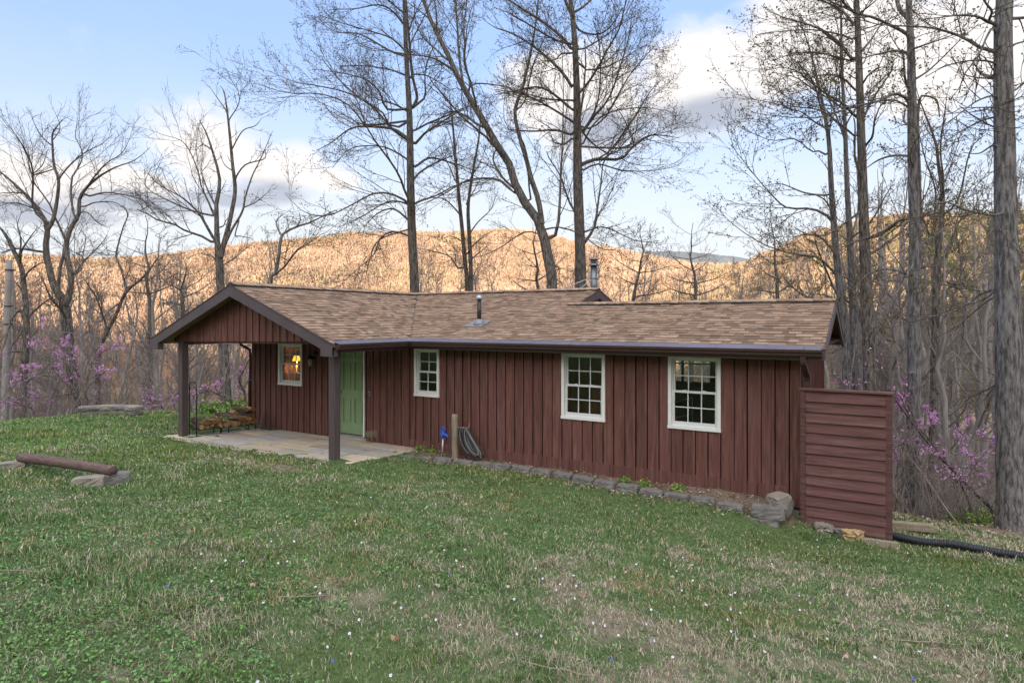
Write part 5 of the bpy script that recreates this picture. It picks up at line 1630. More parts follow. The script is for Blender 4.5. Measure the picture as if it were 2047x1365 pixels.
# the thick straight one by the flue
big_tree('forest_tree', 'thick straight tree standing just to the rear of the metal flue', 'tree', 25.5,
    [[(1161, 577, 23.5), (1159, 477, 21), (1155, 364, 19.5), (1154, 273, 16.5), (1153, 182, 14), (1150, 104, 12), (1146, 45, 10.5), (1140, 0, 9), (1134, -110, 6), (1128, -260, 2)],
     z2([(570, 140, 7), (535, 70, 6.5), (500, -20, 5.5), (470, -200, 4), (430, -420, 1.5)])],
    [z2([(570, 690, 8), (480, 560, 7), (330, 420, 6), (180, 310, 5), (60, 250, 4), (-60, 210, 2), (-150, 130, 1)]),
     z2([(570, 400, 8), (500, 310, 7), (330, 170, 6.5), (200, 90, 5.5), (60, 0, 4), (-60, -60, 2)]),
     z2([(565, 345, 6), (450, 320, 5), (330, 260, 4.2), (200, 180, 3.6), (60, 100, 2.6), (-50, 60, 1.4)]),
     z2([(570, 860, 7), (460, 770, 6), (360, 700, 5.5), (260, 680, 4.6), (100, 715, 3.6), (-40, 740, 2)]),
     z2([(565, 950, 6), (440, 870, 5), (300, 790, 4), (150, 730, 3.4), (-40, 700, 2)]),
     z2([(570, 785, 5), (420, 780, 4.2), (280, 755, 3.4), (80, 700, 2)]),
     z2([(560, 1050, 6), (430, 1015, 5), (250, 1025, 4), (60, 1010, 2.6)]),
     z2([(565, 1080, 5), (500, 1125, 4.5), (420, 1110, 3.6), (400, 1060, 2)]),
     z2([(570, 410, 4.5), (480, 420, 4), (420, 470, 3), (260, 480, 1.6)]),
     z2([(640, 1280, 9), (760, 1240, 8), (940, 1240, 7), (1030, 1150, 5.5), (1150, 1060, 4.5), (1290, 1060, 3), (1400, 1080, 1.4)]),
     z2([(1020, 1150, 4), (1010, 1040, 3.5), (960, 920, 2.8), (880, 800, 1.6)]),
     z2([(640, 1040, 6.5), (720, 920, 6), (850, 760, 5), (960, 440, 4), (1010, 250, 3), (1030, 60, 1.6)]),
     z2([(640, 1020, 5), (740, 860, 4.4), (780, 640, 3.6), (770, 340, 2.8), (720, 150, 1.6)]),
     z2([(650, 1040, 5), (720, 1120, 4), (860, 1200, 3.2), (1000, 1130, 2.8), (1180, 1080, 1.6)]),
     z2([(635, 1140, 4.5), (720, 980, 4), (850, 880, 3.2), (1100, 840, 2.4), (1330, 870, 1.2)]),
     z2([(630, 500, 5), (655, 545, 4), (780, 535, 3.6), (900, 490, 3), (1050, 400, 2.4), (1200, 320, 1.2)]),
     z2([(620, 390, 4.5), (760, 320, 3.6), (900, 220, 2.8), (1100, 90, 1.4)]),
     z2([(620, 240, 5), (750, 270, 4), (850, 220, 3), (960, 60, 2)]),
     z7([(1475, 1062, 7), (1515, 1000, 6.5), (1530, 900, 5), (1545, 800, 4), (1560, 700, 3), (1640, 640, 1.4)]),
     z2([(640, 1330, 5), (760, 1280, 4), (960, 1330, 3), (1200, 1330, 2), (1400, 1290, 1)]),
     z7([(1475, 1020, 4), (1560, 1000, 3.2), (1700, 1060, 2.2), (1800, 1060, 1.2)]),
     z2([(640, 60, 5), (760, -40, 4), (900, -120, 2.4)]),
     z2([(700, 1000, 4), (830, 900, 3.5), (1000, 600, 3), (1150, 420, 2.2), (1230, 330, 1)]),
     z2([(640, 1270, 4.5), (830, 1200, 4), (1040, 920, 3.2), (1180, 700, 2.4), (1290, 600, 1.2)])],
    3, extra=10, m=(12, 8, 4))

# twin slender tree in between
big_tree('forest_tree', 'slender twin stemmed tree between the straight and the leaning trees', 'tree', 31,
    [[(934, 582, 9), (929, 520, 8.5), (925, 470, 8), (918, 400, 7), (912, 330, 5.5), (905, 250, 4), (898, 190, 1.5)],
     [(942, 590, 9), (941, 530, 8.5), (938, 470, 8), (936, 410, 6.5), (946, 340, 5), (958, 270, 3.5), (962, 200, 1.5)]],
    [z7([(920, 940, 4), (860, 880, 3), (800, 870, 2), (740, 880, 1)]), z7([(915, 1180, 4), (880, 1130, 3), (820, 1110, 2.4), (750, 1095, 1.2)]), z7([(930, 1060, 3), (880, 1040, 2), (830, 1060, 1.2)]),
     z7([(960, 1040, 4), (1000, 980, 3), (1060, 920, 2), (1080, 860, 1)]), z7([(965, 1150, 3.5), (1010, 1110, 2.6), (1050, 1080, 1.4)]), z7([(950, 900, 3), (990, 830, 2.4), (1040, 740, 1.2)]), z7([(905, 800, 3), (870, 720, 2.2), (820, 660, 1.2)]),
     z7([(900, 700, 2.6), (880, 600, 2), (850, 540, 1)]), z7([(960, 800, 2.6), (1010, 720, 2), (1040, 640, 1)])],
    4, extra=8, m=(10, 8, 4), bud=0, sc=.8)

# tree with dark scar at the left of the porch roof
big_tree('forest_tree', 'spreading bare tree with a dark split in its trunk behind the porch gable', 'tree', 24.0,
    [[(452, 822, 27), (448, 720, 24), (443, 620, 21), (440, 560, 18), (438, 515, 18), (434, 480, 13), (433, 433, 10.5), (432, 411, 10), (438, 380, 8.5), (438, 350, 7), (424, 300, 5), (412, 265, 3.5), (398, 240, 1.5)],
     [(441, 515, 13), (447, 490, 12.5), (456, 455, 11), (463, 424, 10), (470, 380, 9), (465, 330, 7.5), (461, 287, 6.5), (455, 230, 4.5), (448, 185, 2.5), (440, 172, 1)],
     [(446, 500, 6.5), (462, 462, 6), (484, 424, 5), (491, 392, 4), (505, 350, 3.2), (520, 320, 2.4), (545, 262, 1)]],
    [[(429, 480, 8), (414, 454, 7.5), (398, 427, 6.5), (375, 404, 5), (356, 390, 4), (318, 370, 2.5), (295, 345, 1.2)],
     [(430, 488, 7), (405, 473, 6.5), (370, 461, 5.5), (347, 448, 5), (317, 441, 4.5), (290, 425, 3.5), (279, 421, 3), (293, 414, 2), (295, 378, 1)],
     [(396, 425, 5), (360, 412, 4), (330, 398, 3.2), (318, 392, 2.6), (290, 370, 2), (305, 330, 1)],
     [(432, 440, 6), (415, 400, 5), (403, 375, 4.4), (395, 340, 4), (378, 300, 3.2), (360, 280, 2.5), (325, 270, 1.2)],
     [(432, 413, 5), (420, 390, 4.5), (412, 372, 4), (400, 340, 2)],
     [(463, 300, 4), (485, 262, 3), (510, 252, 2.5), (522, 238, 1)],
     [(468, 360, 4.5), (490, 330, 4), (528, 318, 3), (530, 300, 1.5)],
     [(458, 240, 3), (478, 205, 2.4), (472, 168, 1.2)], [(455, 225, 3), (430, 190, 2.2), (418, 172, 1)],
     [(478, 440, 4), (470, 470, 3.6), (480, 472, 3), (505, 477, 1.6)],
     [(440, 545, 5), (430, 520, 4.5), (420, 510, 3.5), (405, 509, 2)],
     [(446, 530, 3.5), (470, 515, 3), (490, 498, 2.4), (508, 486, 1.2)],
     [(487, 415, 3.5), (510, 405, 3), (535, 385, 1.4)], [(424, 300, 3.5), (405, 290, 2.5), (392, 300, 1.4)]],
    5, ws=.84, bark='bark_dark', extra=6, m=(11, 8, 4), bud=0, sc=.7)

# many-stemmed spreading tree at the left
big_tree('forest_tree', 'broad many stemmed bare tree spreading above the pink redbud', 'tree', 27.0,
    [[(152, 838, 26), (146, 780, 23), (141, 720, 21), (135, 660, 22), (131, 620, 22), (122, 590, 17), (108, 575, 16), (104, 560, 15), (96, 525, 14), (91, 500, 13), (95, 460, 11), (90, 440, 9), (70, 410, 8), (48, 386, 6.5), (20, 360, 5), (-10, 335, 2)],
     [(131, 610, 14), (138, 590, 13), (142, 556, 12), (135, 520, 12.5), (132, 490, 11), (142, 455, 9.5), (157, 430, 8.5), (160, 395, 7.5), (178, 370, 6), (200, 352, 5), (230, 335, 3.5), (270, 320, 2), (300, 295, 1)],
     [(95, 460, 9), (106, 440, 8.5), (114, 400, 7.5), (117, 360, 6.5), (108, 330, 5.5), (105, 290, 4.5), (106, 265, 3.5), (125, 240, 1.5)]],
    [[(119, 575, 9), (118, 545, 8.5), (125, 515, 8), (134, 490, 7), (120, 455, 6), (108, 430, 5.5), (95, 400, 4.5), (70, 370, 4), (62, 345, 3.5), (50, 300, 2.6), (25, 265, 1.4)],
     [(88, 440, 7), (66, 415, 6), (66, 360, 5), (63, 330, 4.4), (45, 290, 3.2), (10, 240, 1.5)],
     [(150, 440, 6), (143, 400, 5.5), (144, 355, 5), (160, 330, 4), (165, 305, 3), (150, 270, 2.4), (160, 235, 1)],
     [(117, 358, 5), (140, 330, 4.2), (170, 305, 3.4), (200, 290, 2.6), (225, 270, 1.2)],
     [(160, 398, 5.5), (170, 380, 5), (195, 345, 4.2), (215, 325, 3.4), (245, 305, 2.4), (262, 270, 1.2)],
     [(178, 392, 5), (210, 385, 4), (250, 390, 3.4), (285, 400, 2.4), (310, 420, 1.2)],
     [(172, 412, 4), (190, 405, 3.4), (230, 405, 2.6), (256, 425, 2), (250, 445, 1)],
     [(105, 292, 3.6), (85, 275, 3), (70, 250, 2), (60, 225, 1)], [(106, 280, 3), (120, 255, 2.4), (110, 225, 1)],
     [(90, 505, 7), (60, 500, 5.5), (30, 497, 4.5), (0, 505, 3), (-30, 500, 1.5)],
     [(140, 556, 7), (155, 540, 6), (170, 520, 5), (200, 490, 3.4), (215, 470, 1.6)], [(158, 545, 4), (165, 515, 3.4), (155, 505, 2.6), (200, 498, 1.2)],
     [(50, 388, 4), (20, 385, 3.2), (-10, 388, 2)], [(62, 415, 3.6), (30, 405, 3), (0, 412, 2)],
     [(175, 425, 3), (195, 445, 2.4), (215, 455, 1.2)], [(66, 350, 3), (85, 330, 2.4), (95, 300, 1.2)]],
    6, ws=.84, bark='bark_dark', extra=6, m=(12, 8, 4), bud=0, sc=.7)

big_tree('forest_tree', 'dark leaning tree beside the utility pole, bare and crooked', 'tree', 25.0,
    [[(45, 834, 12), (48, 760, 12), (52, 690, 11.5), (53, 645, 11), (51, 600, 10), (48, 575, 9.5), (45, 545, 9), (38, 522, 8), (26, 500, 7), (15, 475, 6), (0, 455, 4), (-25, 430, 1.5)]],
    [[(50, 640, 6), (40, 620, 6), (22, 640, 5), (8, 690, 4), (-10, 720, 2)], [(52, 640, 6), (70, 620, 4.5), (95, 600, 4), (112, 590, 2)], [(45, 560, 5), (60, 540, 4), (85, 525, 3), (105, 528, 1.5)], [(40, 525, 4.5), (44, 500, 4), (60, 475, 3), (75, 455, 1.5)], [(38, 515, 4), (42, 480, 3.4), (35, 450, 2), (45, 420, 1)],
     [(20, 700, 5), (38, 670, 5), (55, 645, 4)]], 7, extra=6, m=(10, 8, 4), bud=0, sc=.7)

big_tree('forest_tree', 'crooked dark tree forking low over the low curved stone seat', 'tree', 24.0,
    [[(195, 818, 11), (195, 760, 11.5), (197, 700, 11), (206, 680, 9.5), (215, 660, 9), (230, 634, 8), (250, 586, 7), (270, 568, 6), (290, 550, 5), (305, 530, 3.5), (319, 510, 1.5)],
     [(252, 580, 5), (247, 555, 5), (238, 528, 4.5), (232, 512, 4), (236, 490, 3.5), (246, 455, 3), (255, 430, 2.4), (245, 410, 1)]],
    [[(210, 668, 6), (212, 650, 6), (205, 630, 5.5), (195, 600, 4.5), (183, 580, 4), (170, 560, 2)], [(240, 605, 4.5), (222, 618, 4.5), (208, 634, 4)], [(262, 572, 4), (275, 565, 3), (300, 540, 1.6)], [(248, 560, 3), (258, 540, 2.4), (262, 510, 1.2)], [(234, 505, 2.6), (215, 500, 2), (200, 480, 1)]],
    8, ws=.85, extra=5, m=(10, 8, 4), bud=0, sc=.6)

big_tree('forest_tree', 'small green barked tree forking above the left slope of the porch roof', 'tree', 21.5,
    [[(539, 572, 8.5), (546, 556, 8), (553, 540, 7), (557, 512, 6.5), (560, 490, 6), (562, 471, 5.5), (580, 459, 4.6), (596, 452, 4.2), (615, 447, 3.6), (640, 435, 2.4), (670, 420, 1)]],
    [[(562, 470, 4.5), (556, 458, 4), (552, 446, 3.6), (556, 437, 3), (568, 427, 1.6)], [(553, 545, 5.5), (565, 537, 5), (575, 525, 4.5), (595, 499, 4), (615, 488, 3), (640, 470, 1.8)], [(594, 453, 3), (600, 440, 2.4), (598, 425, 1.2)], [(557, 510, 3), (575, 500, 2), (590, 488, 1)], [(620, 446, 2.6), (640, 455, 2), (660, 450, 1)]],
    9, bark='bark_pale', extra=4, m=(10, 8, 4), bud=1, sc=.6)

# right-hand group
big_tree('forest_tree', 'slim pale tree leaning left, first of the tight clump behind the right gable', 'tree', 19.0,
    [[(1700, 1000, 18), (1692, 720, 16), (1684, 620, 15), (1677, 560, 14), (1671, 500, 13), (1664, 409, 11), (1660, 340, 9.5), (1657, 282, 8), (1648, 227, 6), (1634, 159, 4.5), (1616, 90, 3), (1595, 30, 1.2)]],
    [z4([(975, 1290, 5), (900, 1250, 4), (830, 1250, 3.6), (700, 1150, 3), (500, 1160, 2.2), (230, 1050, 1)]),
     [(1662, 437, 6.5), (1625, 418, 5.5), (1575, 416, 4.6), (1548, 395, 3.4), (1500, 340, 2.4), (1462, 290, 1)], [(1658, 390, 5), (1610, 386, 4), (1562, 368, 2.6), (1530, 372, 1.2)],
     [(1668, 545, 6), (1635, 515, 5), (1585, 507, 4), (1530, 490, 3), (1480, 460, 2.2), (1440, 425, 1)], z4([(950, 1060, 4.5), (860, 1010, 4), (760, 930, 3), (600, 880, 2.4), (540, 740, 1.4)]),
     z4([(930, 960, 4), (860, 700, 3.4), (760, 560, 2.6), (640, 460, 1.2)]), z4([(900, 800, 3.4), (880, 640, 2.8), (820, 400, 2), (800, 200, 1)]), [(1680, 600, 4), (1650, 590, 3), (1610, 585, 1.4)]],
    10, bark='bark_pale', extra=6, m=(11, 8, 4), sc=.7)

big_tree('forest_tree', 'slim grey tree in the middle of the clump behind the right gable', 'tree', 19.6,
    [[(1715, 1000, 16), (1708, 720, 14.5), (1705, 620, 13.5), (1700, 500, 12), (1693, 364, 9.5), (1689, 250, 7.5), (1683, 136, 5.5), (1681, 0, 3.6), (1678, -120, 1.5)]],
    [z4([(1110, 1150, 5), (1060, 1010, 4), (980, 820, 3.4), (860, 620, 2.4), (700, 560, 1.4)]), z4([(1100, 900, 4.5), (1000, 830, 4), (850, 740, 3.4), (700, 640, 2.4), (500, 600, 1.2)]), z4([(1085, 500, 4), (950, 450, 3.2), (800, 440, 2.6), (600, 470, 1.4)]),
     z4([(1080, 390, 4), (950, 280, 3.2), (830, 210, 2.6), (600, 160, 1.6)]), [(1702, 470, 5), (1712, 440, 4.5), (1716, 400, 3.6), (1712, 330, 2.4)], z4([(1080, 100, 3.4), (980, 30, 2.6), (860, -30, 1.6)]), [(1706, 590, 4), (1735, 560, 3), (1760, 545, 1.6)]],
    11, bark='bark_pale', extra=6, m=(11, 8, 4), sc=.7)

big_tree('forest_tree', 'thickest tree of the clump behind the right gable, with low drooping limbs', 'tree', 18.2,
    [[(1745, 1010, 27), (1738, 720, 24), (1733, 620, 22.5), (1728, 477, 19.5), (1723, 318, 16), (1718, 159, 13.5), (1714, 45, 11), (1711, -20, 9.5), (1705, -160, 6), (1700, -300, 2)]],
    [z4([(1185, 200, 7), (1120, 120, 6), (1060, 70, 5), (980, 30, 4.4), (880, 0, 3), (760, -60, 1.4)]), z4([(1190, 100, 7), (1130, 60, 6), (1080, -20, 5), (1020, -120, 2)]), z4([(1180, 500, 7), (1060, 350, 6), (900, 240, 4.8), (760, 190, 4), (560, 130, 2.6), (420, 50, 1.4)]),
     z4([(1190, 510, 5), (1100, 490, 4.5), (900, 440, 3.6), (700, 440, 2.6), (500, 510, 1.4)]), z4([(1205, 750, 5), (1100, 650, 4.4), (960, 620, 3.6), (780, 660, 2.6), (560, 770, 1.4)]), z4([(1210, 970, 7), (1100, 860, 6), (960, 780, 5), (830, 680, 4), (700, 580, 3), (560, 560, 1.6)]),
     z4([(1215, 1140, 5), (1090, 1040, 4.6), (960, 940, 4), (860, 900, 3), (640, 880, 2.4), (400, 830, 1.6), (200, 780, .8)]), z4([(1210, 880, 5), (1080, 920, 4), (900, 970, 3), (640, 970, 2.2), (330, 930, 1.2)]), z4([(1190, 330, 5), (1080, 290, 4), (860, 250, 3), (600, 260, 2.4), (380, 290, 1.4)]),
     z4([(1240, 440, 5), (1330, 330, 4), (1420, 200, 3), (1560, 120, 2)]), z4([(1255, 700, 5), (1310, 620, 4), (1400, 560, 3), (1530, 560, 2)]), z4([(1280, 1210, 5.5), (1340, 1130, 5), (1360, 1000, 4), (1420, 860, 3), (1560, 800, 1.6)]),
     [(1722, 420, 6), (1690, 445, 5), (1650, 470, 4), (1600, 470, 2.6), (1560, 490, 1.4)], [(1735, 590, 5), (1700, 560, 4), (1660, 545, 2.5)], [(1727, 480, 6), (1760, 470, 4.4), (1800, 440, 3.2)], z4([(1250, 100, 4), (1330, 40, 3), (1420, -40, 1.6)])],
    12, extra=6, m=(11, 8, 4), sc=.7)

big_tree('forest_tree', 'mid sized lichen spotted tree rising directly behind the slatted screen', 'tree', 14.0,
    [[(1826, 1035, 33), (1826, 960, 29), (1827, 800, 27), (1828, 620, 24.5), (1829, 455, 20.5), (1825, 364, 18.5), (1823, 205, 16.5), (1821, 91, 13.5), (1817, 35, 12), (1817, -40, 10), (1812, -160, 6), (1806, -260, 2)],
     z5([(470, 150, 8), (410, 80, 8), (385, 0, 7.5), (370, -120, 5.5), (360, -300, 2)])],
    [z5([(455, 270, 8), (330, 210, 7), (200, 150, 6), (60, 115, 5.5), (-60, 60, 4.4), (-250, -20, 3), (-420, -60, 1.5)]),
     z5([(470, 820, 7), (370, 775, 6.4), (250, 830, 5.5), (130, 860, 5), (0, 885, 3.6), (-180, 900, 2)]), z5([(470, 880, 5), (380, 835, 4), (270, 830, 3.2), (120, 870, 2)]), z5([(465, 440, 6), (380, 420, 5), (260, 440, 4), (80, 490, 3), (-120, 560, 1.6)]),
     z5([(475, 720, 6), (450, 640, 5.5), (440, 500, 5), (428, 410, 4.4)]), z5([(510, 400, 5), (620, 370, 4), (740, 330, 3.2), (880, 280, 2)]), z5([(530, 660, 5), (640, 590, 4.2), (760, 480, 3.4), (900, 340, 2.4), (1060, 200, 1.4)]),
     z5([(480, 1290, 6), (340, 1290, 5), (220, 1330, 4), (120, 1400, 2)]), [(1829, 440, 7), (1800, 440, 6), (1760, 465, 5), (1720, 480, 3.4), (1670, 500, 1.6)], [(1829, 560, 7), (1815, 550, 6), (1780, 538, 5), (1740, 545, 4), (1700, 580, 2.6), (1660, 600, 1.4)],
     [(1830, 520, 4), (1800, 575, 3.5), (1760, 630, 2.6), (1730, 680, 1.4)], [(1836, 490, 4), (1870, 470, 3), (1905, 440, 1.6)], [(1828, 640, 4), (1795, 635, 3), (1760, 612, 1.6)]],
    13, bark='bark_pale', extra=5, m=(10, 8, 4), sc=.6)

big_tree('forest_tree', 'dark forked tree between the two lichen spotted trunks on the right', 'tree', 18.0,
    [[(1862, 1030, 18), (1866, 850, 16), (1869, 720, 15), (1871, 620, 14), (1872, 550, 13), (1876, 500, 11), (1884, 420, 8.5), (1884, 385, 8), (1876, 330, 6), (1872, 290, 5), (1858, 250, 4), (1838, 200, 2), (1830, 170, 1)],
     [(1840, 450, 7), (1837, 330, 6.5), (1834, 250, 6), (1838, 200, 5), (1845, 192, 4), (1872, 200, 3.4), (1878, 235, 2)]],
    [[(1884, 400, 5), (1886, 360, 4.6), (1880, 300, 4), (1888, 230, 3), (1893, 190, 1.4)], [(1873, 500, 6), (1868, 440, 5), (1870, 380, 4.4), (1850, 320, 3.4), (1838, 270, 2)], [(1884, 430, 5), (1915, 400, 4), (1940, 300, 3), (1970, 270, 1.6)],
     [(1878, 600, 5), (1900, 575, 4.4), (1920, 566, 3)], [(1886, 520, 6), (1905, 480, 5), (1920, 440, 4), (1950, 420, 2.6), (1990, 425, 1.4)], [(1860, 470, 4), (1845, 440, 3), (1820, 420, 1.6)], [(1920, 566, 4), (1918, 500, 3.4), (1910, 460, 2)]],
    14, extra=6, m=(10, 8, 4), sc=.7)

big_tree('forest_tree', 'largest tree trunk with pale lichen bark at the right edge of the lawn', 'tree', 10.4,
    [[(2030, 1066, 62), (2027, 1030, 57), (2023, 960, 53), (2020, 900, 51), (2018, 760, 48), (2015, 620, 44), (2012, 500, 40), (2010, 409, 38), (2007, 227, 34.5), (2005, 68, 31), (2008, 0, 29), (2005, -140, 25), (2000, -300, 20), (1990, -520, 10), (1985, -640, 3)]],
    [[z5([(1200, 430, 9), (1080, 400, 8), (950, 320, 7), (820, 270, 6), (660, 230, 5), (500, 220, 4.4), (240, 205, 3), (60, 160, 1.6)]), .8], [z5([(1210, 200, 9), (1150, 190, 8), (1080, 150, 6), (950, 125, 4), (760, 145, 3), (560, 165, 1.6)]), -.8],
     z5([(1150, 180, 6), (1170, 100, 5.5), (1120, 30, 5), (1060, -60, 2)]), z5([(1190, 240, 5.5), (1130, 300, 5), (1060, 460, 4), (940, 620, 3), (900, 760, 1.6)]), z5([(1210, 550, 5), (1120, 505, 4.4), (930, 510, 3.4), (760, 560, 2.4), (620, 640, 1.2)]),
     z5([(1210, 805, 5), (1070, 825, 4), (930, 920, 3), (760, 1060, 2)]), z5([(1220, 970, 5), (1110, 990, 4), (960, 1060, 3.4), (800, 1160, 2.2), (640, 1260, 1.2)]), z5([(1190, 1200, 4), (1060, 1270, 3), (930, 1260, 1.6)]),
     [z5([(1250, 200, 9), (1340, 155, 8), (1440, 150, 6.5), (1560, 110, 4), (1700, 40, 2)]), .6], z5([(1340, 380, 5), (1420, 350, 4), (1540, 330, 2.4)]), z5([(1350, 750, 5), (1430, 690, 4), (1560, 600, 2)]), [(2010, 425, 7), (1985, 430, 6), (1930, 420, 5), (1895, 405, 3.4), (1850, 410, 2)], [(2012, 440, 5), (1960, 425, 4), (1920, 440, 3), (1890, 470, 1.6)],
     [(2012, 580, 9), (1995, 578, 7), (1965, 585, 5.5), (1930, 610, 4.4), (1880, 630, 3.4), (1830, 630, 2.2), (1790, 615, 1.2)], [(2012, 600, 5), (1985, 595, 4), (1940, 630, 3), (1910, 660, 1.6)], [(2018, 690, 5), (2040, 680, 4), (2080, 640, 2)], [(2020, 740, 3.5), (2000, 755, 3), (1975, 790, 1.6)], z5([(1200, 900, 3.4), (1080, 890, 2.6), (900, 895, 1.6)])],
    15, bark='bark_pale', extra=4, m=(10, 8, 4), sc=.35, budsize=.036)

# the bigger bare trees seen above the long roof
for k, (x, D, top, lb) in enumerate([(1262, 34, 452, 'twisted small tree with few buds right of the metal flue'), (1382, 38, 445, 'slender feathery tree above the middle of the long roof'), (1560, 33, 420, 'bare tree in front of the right hill, just left of the right gable'), (1075, 32, 430, 'crooked bare tree between the leaning trunk and the thick trunk'),
                                    (300, 40, 430, 'thin tree with wandering branches left of the porch gable'), (365, 36, 520, 'young tree directly behind the left slope of the porch gable')]):
    g = random.Random(k + 5)
    pts = [(x, 640, 9)]; yy = 640; xx = x
    n_ = 8; yb = 640
    for i in range(1, n_ + 1):
        yy = 640 + (top - 640) * i / n_; xx += g.uniform(-7, 7); pts.append((xx, yy, max(1, 9 * (1 - i / (n_ + .5)))))
    limbs = []
    for i in range(2, n_):
        for sgn in (-1, 1):
            if g.random() < .85:
                x0, y0, w0 = pts[i]; ln = g.uniform(35, 85) * (1 - .35 * i / n_); el = g.uniform(.1, .9)
                limbs.append([(x0, y0, w0 * .6), (x0 + sgn * ln * .35, y0 - ln * .25 * el, w0 * .5), (x0 + sgn * ln * .7, y0 - ln * .6 * el, w0 * .35), (x0 + sgn * ln, y0 - ln * el * 1.1, 1)])
    big_tree('forest_tree', lb, 'tree', D, [pts], limbs, 40 + k, extra=6, m=(7, 7, 4), bud=1 if k in (0, 1) else 0, sc=.7)

# ------------------------------------------------------------------ woods on the slopes: templates, then copies


def woods_template(seed, limbs=15, m=(6, 5, 3), lean=.08, leafy=None, spread=.33):
    g = np.random.default_rng(seed)
    K = 12; z = np.linspace(0, 1, K) * 10
    tr = np.stack([np.cumsum(g.normal(0, .10, K)) + lean * z * g.normal(), np.cumsum(g.normal(0, .10, K)) + lean * z * g.normal(), z - .3], -1)[None]
    rad = (.105 * (1 - np.linspace(0, 1, K)) ** .8 + .008)[None]
    pt = Parts(); V, Q = tubes(tr, rad, 7); pt.add(V, Q)
    cr = Parts()
    P1, R1 = spawn(tr, rad, limbs, g, .22, .98, (.4, 1.0), (spread * .7, spread * 1.2), .55, 8, .06, .14, .5, .009, .05)
    V, Q = tubes(P1, R1, 5); cr.add(V, Q)
    P2, R2 = spawn(P1, R1, m[0], g, .2, 1, (.4, 1.0), (.35, .6), .4, 6, .06, .16, .6, .007, .02)
    V, Q = tubes(P2, R2, 4); cr.add(V, Q)
    P3, R3 = spawn(P2, R2, m[1], g, .2, 1, (.4, 1.0), (.35, .6), .3, 4, .06, .18, .7, .006, .012)
    V, Q = tubes(P3, R3, 3); cr.add(V, Q)
    P4, R4 = spawn(P3, R3, m[2], g, .2, 1, (.4, 1.0), (.4, .7), .3, 3, .06, .18, .8, .005, .008)
    V, Q = tubes(P4, R4, 3); cr.add(V, Q)
    if leafy:
        V, Q = leafquads(np.concatenate([P4[:, -1], P3[:, -1], P4[:, 1]]), leafy, g, 1, .05); cr.add(V, Q, None, 1)
    return pt.mesh('trunk'), cr.mesh('crown')


TEMPL = [woods_template(200 + i, limbs=12 + i % 5, lean=.03 + .03 * (i % 3), spread=.26 + .05 * (i % 4)) for i in range(7)]
GREEN_T = [woods_template(220 + i, limbs=14, leafy=.085, spread=.3) for i in range(2)]
POLE_T = [woods_template(240 + i, limbs=8, m=(5, 4, 2), lean=.02, spread=.18) for i in range(3)]
rr = random.Random(91)


def wood_tree(x, D, top, tpl, label, group, col='bark_wood', thick=1.0):
    q = P(x, HY, D); gz_ = gz(q[0], q[1]); H = ZC + D * (HY - top) / F - gz_
    if H < 2.5: return None
    o = empty('woodland_tree', (q[0], q[1], gz_), label, 'tree', group)
    s = H / 9.7; w = s * rr.uniform(.75, 1.1) * thick; w = min(w, 1.9)
    tm, cm = tpl
    a = link('trunk', tm, [M[col]], o); b = link('crown', cm, [M['wood_twig'], M['leafgreen']], o)
    o.scale = (w, w, s); o.rotation_euler = (0, 0, rr.uniform(0, 6.28))
    return o


M['leafgreen'] = mat('young_leaf_green', (.15, .17, .055), .7, col2=(.24, .25, .09), scale=.7, spec=.1)
LEFT = 'slender bare grey tree among the woods beyond the lawn left of the cabin'
MID = 'thin bare tree on the slope behind the cabin roof'
RIGHT = 'slender bare grey tree in the dense woods right of the cabin'
GRN = 'tree with hazy pale green new leaves in the woods right of the cabin'
for i in range(70):
    x = rr.uniform(-260, 420); D = 25 + 75 * rr.random() ** 1.3
    wood_tree(x, D, rr.uniform(520, 690) if i % 5 else rr.uniform(450, 540), TEMPL[rr.randrange(7)] if rr.random() < .45 else POLE_T[rr.randrange(3)], LEFT, 'woods left of the cabin')
for i in range(46):
    x = rr.uniform(420, 1640); D = 30 + 75 * rr.random()
    wood_tree(x, D, rr.uniform(490, 590), TEMPL[rr.randrange(7)], MID, 'woods behind the cabin')
for i in range(110):
    x = rr.uniform(1655, 2330); D = 17 + 75 * rr.random() ** 1.2
    wood_tree(x, D, rr.uniform(420, 680) if i % 4 else rr.uniform(330, 450), TEMPL[rr.randrange(7)] if rr.random() < .25 else POLE_T[rr.randrange(3)], RIGHT, 'woods right of the cabin')
for i in range(16):
    x = rr.uniform(1690, 2100); D = 45 + 70 * rr.random()
    wood_tree(x, D, rr.uniform(430, 520), GREEN_T[i % 2], GRN, 'green hazed trees right of the cabin')


